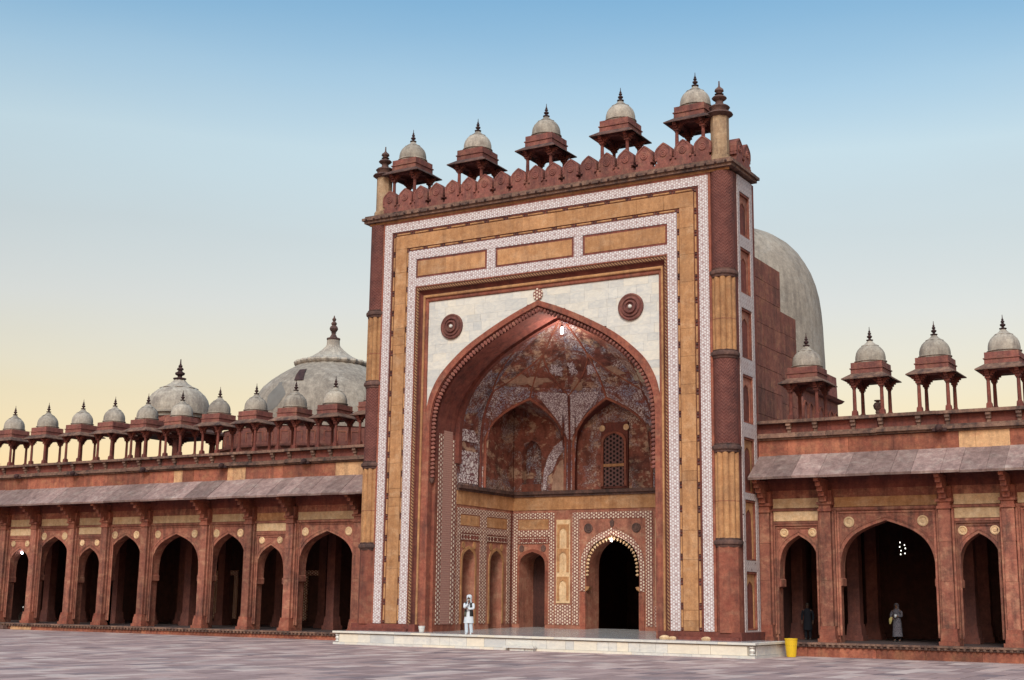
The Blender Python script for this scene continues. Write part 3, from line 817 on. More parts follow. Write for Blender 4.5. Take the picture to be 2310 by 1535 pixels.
    f = MB(TB); f.box(-2.36, -1.98, 0, .04, .98, 6.92); f.box(1.98, 2.36, 0, .04, .98, 6.92); f.box(-1.98, 1.98, 0, .038, 6.58, 6.92); G.part('inlay_frame', f, M['inlay_room'])
    A = sym(arch_half(1.62, 3.6, 5.74, 14)); B = sym(arch_half(1.9, 3.6, 6.08, 14))
    G.part('door_arch_inlay', MB(TB).strip([(-1.9, 2.75)]+B+[(1.9, 2.75)], [(-1.62, 2.75)]+A+[(1.62, 2.75)], 0, .05), M['inlay_room'])
    for x in (-1.42, 1.42):
        G.part('door_rosette', MB().lathe([(.26, 0), (.26, .03), (.2, .06), (.14, .04), (.08, .07), (.03, .08)], 18, (x, Y2, 6.06), axis='y'), M['dark'], True)
    pts = [(0, 6.55), (.12, 6.4), (.1, 6.2), (0, 6.1), (-.1, 6.2), (-.12, 6.4)]
    G.part('door_crest', MB(TB).prism(pts, 0, .05), M['dark'])
    for s in (-1, 1):
        a, c = sorted((s*1.57, s*1.88)); G.part('door_jamb', MB(TB).box(a, c, 0, .06, .75, 2.7), M['red'])
        c2 = [(s*1.60, 2.74), (s*1.60, 3.0), (s*1.36, 2.98), (s*1.42, 2.84)]
        G.part('door_corbel', MB(TB).prism(c2, .02, -.3), M['tan_roll'])
    bud = MB(); bud.lathe([(.02, 0), (.06, .03), (.075, .08), (.05, .14), (.012, .18)], 6); me = bud.mesh('door_bud', M['pale'], True)
    P = resample(arch_half(1.56, 3.6, 5.68, 20), 15)
    for s in (-1, 1):
        for k in range(15):
            if s > 0 and k == 14: continue
            p, q, o_ = P[k], P[min(14, k+1)], P[max(0, k-1)]
            tx, tz = q[0]-o_[0], q[1]-o_[1]
            ang = atan2(-s*tz, tx) if k < 14 else pi
            G.inst('door_bud', me, (s*p[0], Y2-.03, p[1]), (0, ang, 0))
    # passage and dark prayer chamber behind the door
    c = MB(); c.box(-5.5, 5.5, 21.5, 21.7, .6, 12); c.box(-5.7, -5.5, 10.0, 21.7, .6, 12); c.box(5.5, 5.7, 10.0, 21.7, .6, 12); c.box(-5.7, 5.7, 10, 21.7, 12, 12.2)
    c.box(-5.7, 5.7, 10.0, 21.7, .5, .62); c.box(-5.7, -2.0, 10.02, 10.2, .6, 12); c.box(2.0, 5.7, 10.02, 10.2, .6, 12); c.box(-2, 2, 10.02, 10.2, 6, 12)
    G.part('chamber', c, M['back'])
    # upper zone: ochre band and ledge
    for T, a, b_ in ((TB, -HW, HW), (TL, 2.75, 8.5), (TR, 2.75, 8.5)):
        u = a
        while u < b_-.01:
            w = min(rg.choice((1.3, 1.9, 2.3)), b_-u)
            if b_-(u+w) < .4: w = b_-u
            G.part('band_block', MB(T).box(u+.005, u+w-.005, -.3, .04+rg.uniform(0, .006), 7.10, 7.82), M['tan']); u += w
        G.part('ledge', MB(T).box(a, b_, -.3, .12, 7.82, 7.94).box(a, b_, -.3, .22, 7.943, 8.12), M['dark'])
alcove_lower()

def vault():
    P = [(-HW, 2.75), (-HW, 5.0), (-2.6, Y2), (2.6, Y2), (HW, 5.0), (HW, 2.75)]
    def s_of(z): return min(1.0, half_w(IN_H, z)/HW*.985+.015) if z > 9.3 else 1.0
    def pt(k, u, z):
        a, b = P[k], P[k+1]; x = a[0]+(b[0]-a[0])*u; y = a[1]+(b[1]-a[1])*u
        s = s_of(z); return (x*s, 2.75+(y-2.75)*s, z)
    ZT = 16.34; Z0 = 8.12
    mats = [M['fresco1'], M['fresco3'], M['fresco1'], M['fresco3'], M['fresco2']]
    for k in range(5):
        b = MB()
        arch = k in (1, 2, 3)
        ua = .90; zs, za = 10.7, 12.95
        def zar(v):
            w = abs(v)/ua
            return zs+(za-zs)*(.45*(1-w)+.55*max(0, 1-w**3)**.5) if w < 1 else Z0
        vsamp = sorted(set([-1, -.95, -ua-1e-4, ua+1e-4, .95, 1]+[-ua+2*ua*j/22 for j in range(23)])) if arch else [-1+.25*j for j in range(9)]
        def col(v, z0, z1, n): return [pt(k, (v+1)/2, z0+(z1-z0)*t/n) for t in range(n+1)]
        # spandrel (up to just above the crowns) and vault web
        zsp = 13.5
        sp = MB(); sp.grid([col(v, (zar(v) if arch else Z0), zsp, 10) for v in vsamp])
        G.part('vault_face', sp, M['fresco2'] if k in (1, 2) else (M['fresco1'] if k == 0 else M['fresco3']), False, fix=False)
        wb = MB(); wb.grid([col(v, zsp, ZT, 14) for v in vsamp]); G.part('vault_web', wb, mats[k], False, fix=False)
        if arch:
            # rib along the arch edge and soffit running back to the wall behind
            edge = [v for v in vsamp if abs(v) <= ua+2e-4]
            def back(p):
                x, y, z = p
                if k == 2: return (x, Y2+.45, z)
                s_ = 1 if k == 3 else -1
                # run outward on the diagonal until a corner wall is met
                t = min((HW-s_*x), (Y2-y)); return (x+s_*t, y+t, z)
            e = [pt(k, (v+1)/2, zar(v) if abs(v) <= ua else Z0) for v in edge]
            e = [pt(k, (1-ua)/2, Z0)] + [pt(k, (v+1)/2, zar(max(-ua+1e-6, min(ua-1e-6, v)))) for v in edge] + [pt(k, (1+ua)/2, Z0)]
            bk = [back(p) for p in e]
            sf = MB(); sf.grid([e, bk]); G.part('squinch_soffit', sf, M['red_deep'] if k == 2 else M['fresco3'], False, fix=False)
            rib = MB()
            for p, q in zip(e, e[1:]): rib.tube(p, q, .085, 6)
            G.part('arch_rib', rib, M['red'], True)
    # ribs at the folds
    for k in range(1, 5):
        rib = MB(); zz = [Z0+(13.2-Z0)*t/8 for t in range(9)]
        for a, b in zip(zz, zz[1:]): rib.tube(pt(k, 0, a), pt(k, 0, b), .10, 6)
        G.part('corner_rib', rib, M['red_deep'], True)
    # thin ribs of the vault net above the arches
    for k in range(1, 4):
        rib = MB(); zz = [12.98+(16.2-12.98)*t/9 for t in range(10)]
        for a, b in zip(zz, zz[1:]): rib.tube(pt(k, .5, a), pt(k, .5, b), .06, 5)
        G.part('net_rib', rib, M['red'], True)
    for k in range(0, 4):
        for ua_, ub_, d in ((1.0, .5, 1), (1.0, .5, 0)):
            kk = k if d else k+1
            u_a, u_b = (1.0, .5) if d else (0.0, .5)
            if kk > 4: continue
            rib = MB(); n = 8
            P_ = [pt(kk, u_a+(u_b-u_a)*t/n, 13.2+(15.0-13.2)*t/n) for t in range(n+1)]
            for a, b in zip(P_, P_[1:]): rib.tube(a, b, .055, 5)
            G.part('net_rib', rib, M['red'], True)
    # walls behind the arches
    for s in (-1, 1):
        T = (lambda u, d, z: (-HW+d, u, z)) if s < 0 else (lambda u, d, z: (HW-d, u, z))
        G.part('corner_wall', MB(T).box(4.9, 8.5, -.2, -.02, 8.1, 13.6), M['fresco3'])
        if s < 0: poly = arch_poly(-HW, -2.55, 8.1, 13.6, -5.0, .62, 9.9, 11.0)
        else: poly = arch_poly(2.55, HW, 8.1, 13.6, 5.0, .62, 9.9, 11.0)
        G.part('corner_wall', MB(TB).prism(poly, -.02, -.5), M['fresco3'])
        G.part('niche_back', MB(TB).box(s*5-.7, s*5+.7, -.5, -.6, 8.1, 11.1), M['fresco1'])
        G.part('niche_sill', MB(TB).box(s*5-.62, s*5+.62, -.02, -.5, 8.1, 8.55), M['red'])
    G.part('back_arch_wall', MB().box(-2.5, 2.5, Y2+.42, Y2+.6, 8.1, 13.4), M['fresco3'])
    # lattice window in the back wall
    o = G.part('lattice_window', MB().box(-.80, .80, Y2+.26, Y2+.42, 8.2, 11.75), M['red_deep'])
    A = sym(arch_half(.62, 10.5, 11.15, 8))
    MB().prism([(-.62, 8.3)]+A+[(.62, 8.3)], Y2+.235, Y2+.262).build('lattice', M['jali'], o)
    MB().strip([(-.78, 8.3)]+[(x*1.2, z+.12) for x, z in A]+[(.78, 8.3)], [(-.62, 8.3)]+A+[(.62, 8.3)], Y2+.16, Y2+.262).build('lattice_frame', M['red'], o)
    MB().box(-.62, .62, Y2+.19, Y2+.25, 9.35, 9.5).build('crossbar', M['tan_roll'], o)
    for x in (-.72, .72): MB().lathe([(.17, 0), (.17, .03), (.12, .05), (.05, .04)], 14, (x, Y2+.26, 11.45), axis='y').build('window_disc', M['pale'], o, True)
    # painted fields
    def wallp(T, pts, d0, d1, name, mat): G.part(name, MB(T).prism(pts, d0, d1), M[mat])
    wallp(TL, [(3.0, 8.25), (3.0, 9.95), (4.75, 9.95), (4.75, 8.25)], -.005, .02, 'flower_panel', 'floral')
    wallp(TL, [(3.0, 10.45), (3.0, 11.3), (3.5, 11.75), (4.2, 11.2), (4.75, 10.45)], -.02, .045, 'flower_panel', 'floral')
    # pale netting that springs beside the corner niche
    pts = [(-4.25, 8.2), (-4.2, 9.2), (-3.95, 10.0), (-3.5, 10.6), (-2.95, 10.95), (-2.75, 10.7), (-3.0, 10.3), (-3.35, 9.9), (-3.6, 9.3), (-3.75, 9.1), (-4.0, 8.9), (-4.05, 8.2)]
    wallp(TB, pts, -.02, .03, 'painted_band', 'netting')
    wallp(TB, [(-3.7, 8.15), (-3.6, 9.0), (-3.2, 9.75), (-2.75, 9.9), (-2.72, 8.15)], -.02, .015, 'worn_plaster', 'bare_red')
    # shield of flowers between the two arches, following the vault surface
    def field(k0, vf, mat, name, zs_, off=.03):
        rows = []
        for z, (k1, u1), (k2, u2) in vf:
            a = pt(k1, u1, z); b_ = pt(k2, u2, z)
            rows.append((a, b_))
        return rows
    cpt = Vector((0, 2.75, 11))
    def lift(p, e=.05):
        d = Vector((-p[0], 2.75-p[1], 0)).normalized()*e; return (p[0]+d.x, p[1]+d.y, p[2])
    zs_ = [10.9, 11.2, 11.6, 12.0, 12.4, 12.8, 13.1, 13.3]
    hw_ = [.02, .05, .10, .16, .24, .33, .40, .42]
    for k in (2, 3):
        Lr = [[lift(pt(k-1, 1-h*f, z)) for f in (1, .66, .33, 0)] + [lift(pt(k, h*f, z)) for f in (.33, .66, 1)] for z, h in zip(zs_, hw_)]
        g = MB(); g.grid(Lr); G.part('flower_shield', g, M['netting'] if k == 2 else M['fresco2'], False, fix=False)
    # bare plaster where the painting has fallen off
    def patch(k, uz, mat='plaster', e=.06):
        v = [lift(pt(k, u, z), e) for u, z in uz]
        b = MB(); n = len(v); c = lift(pt(k, sum(u for u, z in uz)/n, sum(z for u, z in uz)/n), e)
        b._add(v+[c], [(i, (i+1) % n, n) for i in range(n)]); G.part('bare_plaster', b, M[mat], fix=False)
    def blob(k, uc, zc, ru, rz, seed, mat='bare', e=.05):
        r_ = random.Random(seed); n = 44; ph = [r_.uniform(0, 6.3) for _ in range(7)]
        am = (.22, .16, .13, .10, .08, .07, .06)
        def rr(t): return 1+sum(a*sin((2+j*2)*t+p) for j, (a, p) in enumerate(zip(am, ph)))
        patch(k, [(uc+ru*cos(2*pi*i/n)*rr(2*pi*i/n), zc+rz*sin(2*pi*i/n)*rr(2*pi*i/n)) for i in range(n)], mat, e)
    blob(3, .40, 13.75, .30, .34, 4); blob(3, .74, 13.1, .10, .45, 9, 'bare', .045)
    blob(2, .14, 13.62, .10, .20, 6, 'bare_red'); blob(1, .40, 13.8, .26, .26, 8, 'bare_red'); blob(2, .80, 14.2, .10, .22, 12, 'bare_red')
    blob(2, .44, 14.35, .09, .26, 21, 'netting', .04); blob(1, .82, 14.35, .10, .26, 25, 'netting', .04); blob(2, .1, 14.45, .08, .24, 27, 'netting', .04)
    G.part('rear_wall', MB().box(-HW-.5, HW+.5, Y2+.6, Y2+.9, 7.1, 17.5), M['red_deep'])
vault()

def rear_mass():
    """stepped rubble walls of the gateway seen behind the right wing"""
    for s in (1, -1):
        rr = random.Random(31)
        def blocks(y0, y1, z0, z1):
            z = z0
            while z < z1-.05:
                h = min(rr.choice((.95, 1.1, 1.3)), z1-z)
                if z1-(z+h) < .4: h = z1-z
                y = y0
                while y < y1-.02:
                    l = min(rr.uniform(1.0, 2.2), y1-y)
                    if y1-(y+l) < .5: l = y1-y
                    x0, x1 = sorted((s*(8.9), s*(9.25+rr.uniform(0, .015))))
                    G.part('rear_block', MB().box(x0, x1, y+.012, y+l-.012, z+.012, z+h-.012), M['rear_red']); y += l
                z += h
        blocks(3.0, 9.5, 10.4, 19.2); blocks(9.5, 11.8, 10.4, 17.1)
        x0, x1 = sorted((s*6.7, s*9.2))
        G.part('rear_core', MB().box(x0, x1, 3.0, 9.45, 10, 19.15).box(x0, x1, 9.45, 11.75, 10, 17.05), M['red_deep'])
    G.part('rear_core', MB().box(-6.7, 6.7, 9.5, 11.7, 10, 17.0).box(-6.7, 6.7, 3.0, 9.45, 17.5, 19.1), M['red_deep'])
rear_mass()

# ================================================================== WINGS
def wing(name, label, bays, plain_bays, x_end0, x_end1, zf, seed, cols):
    """bays: (x0, x1, centre, half width, z spring, z apex, two_panels)"""
    rw = random.Random(seed)
    T = Thing(name, label, 'arcade', ((x_end0+x_end1)/2, 3, 0))
    YW, YB = 3.2, 3.85
    # base step with carved lip
    xs = x_end0
    while xs < x_end1-.05:
        l = min(rw.uniform(1.4, 2.4), x_end1-xs)
        if x_end1-(xs+l) < .6: l = x_end1-xs
        T.part('base_stone', MB().box(xs+.005, xs+l-.005, 2.10+rw.uniform(-.012, .012), 2.5, -.05, zf-.19), M['mix_block'])
        T.part('lip_stone', MB().box(xs+.004, xs+l-.004, 1.96, 2.6, zf-.08, zf), M['lichen'])
        xs += l
    T.part('base_core', MB().box(x_end0, x_end1, 2.3, 14.0, -.05, zf-.005), M['hall_floor'])
    T.part('lip_moulding', MB().box(x_end0, x_end1, 2.04, 2.5, zf-.185, zf-.083), M['dark'])
    sc_ = MB(); n = int((x_end1-x_end0)/.26)
    for k in range(n):
        x = x_end0+(k+.5)*(x_end1-x_end0)/n
        sc_.lathe([(.085, 0), (.07, .05), (.02, .075)], 6, (x, 2.04, zf-.13), axis='y')
    stuff(T.part('lip_scallops', sc_, M['lichen']))
    edges = sorted(set([b[0] for b in bays]+[b[1] for b in bays]))
    for (x0, x1, c, hw, zs, za, two) in bays:
        T.part('bay_wall', MB().prism(arch_poly(x0, x1, zf-.01, 7.3, c, hw, zs, za, hw+.10), YW, YB), M['wing_red'])
        a, b = x0+.30, x1-.30
        zt = (5.70 if two else 6.34)
        fr = MB(); fr.box(a, a+.12, YW-.07, YW, zf+.3, zt); fr.box(b-.12, b, YW-.07, YW, zf+.3, zt); fr.box(a, b, YW-.075, YW, zt, zt+.13)
        fr.box(a+.15, a+.24, YW-.04, YW, zf+.3, zt-.06); fr.box(b-.24, b-.15, YW-.04, YW, zf+.3, zt-.06); fr.box(a+.15, b-.15, YW-.045, YW, zt-.12, zt-.05)
        T.part('bay_frame', fr, M['wing_red'])
        A = [(c+x, z) for x, z in sym(arch_half(hw, zs, za, 10))]
        B = [(c+x*(hw+.20)/hw, z+.22) for x, z in sym(arch_half(hw, zs, za, 10))]
        T.part('arch_trim', MB().strip(B, [(c+x*(hw+.12)/hw, z+.14) for x, z in sym(arch_half(hw, zs, za, 10))], YW-.03, YW), M['wing_red'])
        def panel(z0, z1, mat='pale'):
            T.part('ochre_panel', MB().box(a+.05, b-.05, YW-.035, YW, z0, z1), M[mat])
            T.part('panel_rail', MB().box(a-.05, b+.05, YW-.10, YW, z0-.13, z0-.03), M['wing_red'])
        panel(6.50, 6.93, 'tan' if rw.random() < .4 else 'pale')
        if two: panel(5.92, 6.36)
        r_ = .24 if hw > 1.2 else .20
        for q in (-1, 1):
            xr = c+q*min(hw*.78, (b-a)/2-.5) if hw > 1.2 else c+q*.66
            zr = 5.83 if hw > 1.2 else 5.39
            T.part('rosette_disc', MB().lathe([(r_, 0), (r_, .035), (r_*.75, .06), (r_*.6, .035), (r_*.45, .035), (r_*.3, .06), (.02, .06)], 16, (xr, YW, zr), axis='y'), M['pale'], True)
        T.part('bay_beam', MB().box(x0, x1, YW-.02, YB, 7.303, 8.95), M['red_deep'])
    for (x0, x1) in plain_bays:
        T.part('end_wall', MB().box(x0, x1, YW, YB, zf-.01, 8.95), M['wing_red'])
    for x in edges:
        # pilaster: stepped base, shaft with a fillet, bracket capital
        p = MB(); p.box(x-.42, x+.42, 2.66, 3.25, zf, zf+.16).box(x-.36, x+.36, 2.72, 3.25, zf+.163, zf+.55, .03).box(x-.32, x+.32, 2.78, 3.25, zf+.553, zf+.70)
        T.part('pilaster_base', p, M['red'])
        s_ = MB(); s_.box(x-.25, x+.25, 2.84, 3.24, zf+.70, 3.25).box(x-.24, x+.24, 2.85, 3.24, 3.26, 4.9).box(x-.25, x+.25, 2.84, 3.24, 4.91, 6.3)
        s_.box(x-.36, x-.27, 2.98, 3.24, zf+.70, 6.3).box(x+.27, x+.36, 2.98, 3.24, zf+.70, 6.3)
        T.part('pilaster', s_, M['wing_red'])
        c_ = MB(); c_.box(x-.30, x+.30, 2.78, 3.24, 6.30, 6.42).box(x-.26, x+.26, 2.82, 3.24, 6.42, 6.6).box(x-.34, x+.34, 2.74, 3.24, 6.6, 6.72)
        c_.box(x-.15, x+.15, 2.62, 3.24, 6.723, 6.95).box(x-.13, x+.13, 2.40, 3.24, 6.953, 7.15).box(x-.12, x+.12, 2.18, 3.24, 7.153, 7.36).box(x-.11, x+.11, 1.95, 3.24, 7.363, 7.56).box(x-.10, x+.10, 1.72, 3.24, 7.563, 7.72)
        c_.box(x-.3, x+.3, 2.95, 3.24, 6.724, 7.25)
        T.part('eave_bracket', c_, M['red'])
    # eave of separate slabs
    xs = x_end0
    k = 0
    while xs < x_end1-.05:
        l = min(rw.uniform(.7, 1.25), x_end1-xs)
        if x_end1-(xs+l) < .5: l = x_end1-xs
        dz = rw.uniform(-.014, .014); g = .007
        x0, x1 = xs+g, xs+l-g
        v = [(x0, 1.50, 7.80+dz), (x1, 1.50, 7.80+dz), (x1, 3.12, 8.98+dz), (x0, 3.12, 8.98+dz), (x0, 1.54, 7.70+dz), (x1, 1.54, 7.70+dz), (x1, 3.18, 8.88+dz), (x0, 3.18, 8.88+dz)]
        b = MB(); b._add(v, [(0, 1, 2, 3), (4, 7, 6, 5), (0, 4, 5, 1), (1, 5, 6, 2), (2, 6, 7, 3), (3, 7, 4, 0)])
        T.part('eave_slab', b, M['eave']); xs += l
    # coloured blocks above the eave
    xs = x_end0
    while xs < x_end1-.05:
        l = min(rw.choice((.7, .9, 1.4, 2.0, 2.8)), x_end1-xs)
        if x_end1-(xs+l) < .4: l = x_end1-xs
        T.part('wall_block', MB().box(xs+.006, xs+l-.006, 3.0+rw.uniform(-.006, .006), 3.5, 8.6, 9.60), M['mix_block']); xs += l
    xs = x_end0
    while xs < x_end1-.05:
        l = min(rw.uniform(2.2, 4.5), x_end1-xs)
        if x_end1-(xs+l) < 1: l = x_end1-xs
        dz = rw.uniform(-.02, .02)
        T.part('cornice_stone', MB().box(xs+.004, xs+l-.004, 2.92, 3.5, 9.61+dz, 9.70+dz).box(xs+.004, xs+l-.004, 2.78, 3.5, 9.703+dz, 9.82+dz).box(xs+.004, xs+l-.004, 2.88, 3.5, 9.823+dz, 9.92+dz), M['lichen'])
        T.part('parapet_stone', MB().box(xs+.004, xs+l-.004, 3.02, 3.5, 9.90, 10.36), M['red_deep'])
        T.part('coping_stone', MB().box(xs+.004, xs+l-.004, 2.74, 3.9, 10.36+dz*.5, 10.50+dz*.5), M['lichen']); xs += l
    T.part('roof', MB().box(x_end0, x_end1, 3.3, 14.0, 10.2, 10.46), M['roof'])
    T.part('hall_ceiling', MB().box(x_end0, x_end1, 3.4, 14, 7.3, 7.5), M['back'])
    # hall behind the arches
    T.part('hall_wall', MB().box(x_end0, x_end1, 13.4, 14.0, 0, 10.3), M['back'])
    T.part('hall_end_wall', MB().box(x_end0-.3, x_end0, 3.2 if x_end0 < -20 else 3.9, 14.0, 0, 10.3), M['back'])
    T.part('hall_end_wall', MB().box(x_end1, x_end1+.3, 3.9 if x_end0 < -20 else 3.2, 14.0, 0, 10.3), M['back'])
    cap = MB(); sh = MB()
    sh.box(-.28, .28, -.28, .28, .75, 5.6).box(-.42, .42, -.42, .42, 0, .25).box(-.36, .36, -.36, .36, .25, .75, .04).box(-.4, .4, -.4, .4, 5.6, 5.85).box(-.9, .9, -.3, .3, 5.85, 6.3).box(-.3, .3, -.9, .9, 5.86, 6.29)
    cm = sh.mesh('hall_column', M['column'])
    for x in cols:
        for y in (7.0, 10.0):
            T.inst('hall_column', cm, (x, y, zf))
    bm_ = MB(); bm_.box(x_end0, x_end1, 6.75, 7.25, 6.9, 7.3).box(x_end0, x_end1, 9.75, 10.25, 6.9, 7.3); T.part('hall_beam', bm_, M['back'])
    return T
LB = [(-17.4, -12.6, -14.98, 1.95, 3.6, 5.86, 0), (-20.45, -17.4, -19.0, 1.0, 3.45, 5.12, 1), (-23.9, -20.45, -22.25, 1.42, 3.6, 5.82, 0), (-28.75, -23.9, -26.41, 1.92, 3.6, 5.84, 0),
      (-32.2, -28.75, -30.65, 1.48, 3.6, 5.82, 0), (-35.15, -32.2, -33.78, 1.02, 3.45, 5.10, 1), (-38.65, -35.15, -37.03, 1.5, 3.6, 5.82, 0), (-41.6, -38.65, -40.22, 1.02, 3.45, 5.10, 1), (-46.6, -41.6, -44.1, 1.95, 3.6, 5.86, 0)]
RB = [(10.55, 13.4, 12.05, .92, 3.5, 5.28, 1), (13.4, 18.6, 16.0, 2.07, 3.55, 5.88, 0), (18.6, 21.2, 19.92, .88, 3.5, 5.28, 1), (21.2, 26.3, 23.75, 2.05, 3.55, 5.88, 0)]
WL = wing('arcade_wing', 'long sandstone arcade with a sloping stone eave left of the tall gateway', LB, [(-12.6, -10.32)], -46.6, -10.32, .40, 21, [-12.6, -17.4, -20.45, -23.9, -28.75, -32.2, -35.15, -38.65, -41.6])
WR = wing('arcade_wing', 'shorter stretch of sandstone arcade right of the gateway, behind the yellow bin', RB, [(10.33, 10.55)], 10.33, 26.3, .60, 22, [10.7, 13.4, 18.6, 21.2])
def hall_details():
    # inlaid door frames on the back wall of the left hall, seen dimly through the arches
    for x in (-23.8, -31.6):
        f = MB(); f.box(x-1.05, x-.72, 13.3, 13.4, .75, 3.95).box(x+.72, x+1.05, 13.3, 13.4, .75, 3.95).box(x-.72, x+.72, 13.3, 13.4, 3.62, 3.95)
        WL.part('hall_inlay', f, M['inlay_room'])
    f = MB()
    for z in (9.68,):
        pass
    # dark spouts on the cornice
    for T, xs in ((WL, (-40.5, -35.2, -29.0, -22.6, -16.4)), (WR, (18.6,))):
        for x in xs:
            T.part('water_spout', MB().lathe([(.05, 0), (.14, .05), (.16, .25), (.10, .34), (.03, .36)], 8, (x, 2.86, 9.74), axis='y').box(x-.3, x+.3, 2.72, 2.9, 9.62, 9.74), M['finial'])
hall_details()

# ================================================================== KIOSKS (chhatris)
def kiosk(name, label, group, k, ph, pz=1.0, dome_r=None, nlat=28, hv=1.0, dv=1.0):
    """k: overall scale, ph: pillar height; built at the origin"""
    T = Thing(name, label, 'kiosk', (0, 0, 0), 0, group)
    p = .62*k
    pil = MB(); w = .075*k
    pil.box(-.13*k, .13*k, -.13*k, .13*k, 0, .16*ph, .02*k)
    pil.lathe([(w*1.45, .16*ph), (w*1.15, .2*ph), (w*1.1, .5*ph), (w*1.0, .74*ph), (w*1.4, .76*ph), (w*1.1, .79*ph)], 8, rot=pi/8)
    pil.box(-.12*k, .12*k, -.12*k, .12*k, .79*ph, .86*ph)
    for a, b, z0, z1 in ((.20, .085, .86, .915), (.29, .08, .915, .96), (.36, .075, .96, 1.0)):
        pil.box(-a*k, a*k, -b*k, b*k, z0*ph, z1*ph-.001); pil.box(-b*k, b*k, -a*k, a*k, z0*ph+.001, z1*ph-.002)
    pm = pil.mesh('pillar', M['red_deep'])
    for sx in (-1, 1):
        for sy in (-1, 1): put('pillar', pm, T.o, (sx*p, sy*p, 0))
    lt = MB(); o_, i_ = p+.11*k, p-.11*k; z0, z1 = ph, ph+.16*k
    lt.box(-o_, o_, -o_, -i_, z0, z1).box(-o_, o_, i_, o_, z0, z1).box(-o_, -i_, -i_, i_, z0, z1).box(i_, o_, -i_, i_, z0, z1).box(-p, p, -p, p, z1-.04*k, z1)
    T.part('lintel', lt, M['red_deep'])
    e = 1.07*k; q = .72*k; ze = ph+.03*k*hv; zt = ph+.27*k*hv; t = .045*k
    ev = MB()
    ev._add([(-e, -e, ze), (e, -e, ze), (e, e, ze), (-e, e, ze), (-q, -q, zt), (q, -q, zt), (q, q, zt), (-q, q, zt),
             (-e, -e, ze-t), (e, -e, ze-t), (e, e, ze-t), (-e, e, ze-t), (-q, -q, zt-t), (q, -q, zt-t), (q, q, zt-t), (-q, q, zt-t)],
            [(0, 1, 5, 4), (1, 2, 6, 5), (2, 3, 7, 6), (3, 0, 4, 7), (4, 5, 6, 7), (9, 8, 12, 13), (10, 9, 13, 14), (11, 10, 14, 15), (8, 11, 15, 12), (0, 8, 9, 1), (1, 9, 10, 2), (2, 10, 11, 3), (3, 11, 8, 0), (12, 15, 14, 13)])
    T.part('eave', ev, M['lichen'] if k < 1.05 else M['dark'])
    z = zt
    T.part('drum', MB().box(-.72*k, .72*k, -.72*k, .72*k, z-.02, z+.20*k*hv).box(-.76*k, .76*k, -.76*k, .76*k, z+.203*k*hv, z+.25*k*hv).box(-.71*k, .71*k, -.71*k, .71*k, z+.253*k*hv, z+.50*k*hv), M['merlon'])
    z += .50*k*hv; R = dome_r or .665*k
    lip = MB().lathe([(R*1.02, z), (R*1.02, z+.10*R), (R*1.10, z+.12*R), (R*1.10, z+.17*R), (R*.99, z+.19*R)], nlat)
    T.part('dome_lip', lip, M['kiosk_plaster'], True)
    dp = [(1.0, .18), (1.015, .35), (1.0, .55), (.95, .76), (.85, .96), (.70, 1.13), (.52, 1.26), (.35, 1.36), (.22, 1.47), (.13, 1.60), (.10, 1.64)]
    T.part('dome', MB().lathe([(R*a, z+R*(.18+(b-.18)*dv)) for a, b in dp], nlat), M['kiosk_plaster'], True)
    pet = MB().lathe([(R*.28, z+R*(.18+1.19*dv)), (R*.54, z+R*(.18+1.02*dv)), (R*.60, z+R*(.18+1.05*dv)), (R*.56, z+R*(.18+1.09*dv)), (R*.40, z+R*(.18+1.17*dv)), (R*.27, z+R*(.18+1.28*dv)), (R*.17, z+R*(.18+1.42*dv))], nlat, flute=lambda a: 1+.06*cos(8*a))
    T.part('petal_ring', pet, M['kiosk_plaster'], True)
    fz = z+R*(.18+1.42*dv); h = .66*k*pz
    fp = [(.07, 0), (.17, .04), (.17, .09), (.06, .13), (.06, .2), (.12, .26), (.13, .34), (.07, .40), (.05, .45), (.09, .50), (.08, .56), (.04, .62), (.06, .67), (.03, .73), (.02, .80), (.012, 1.0)]
    T.part('finial', MB().lathe([(r*k*.95, fz+t_*h) for r, t_ in fp], 10), M['finial'], True)
    return T
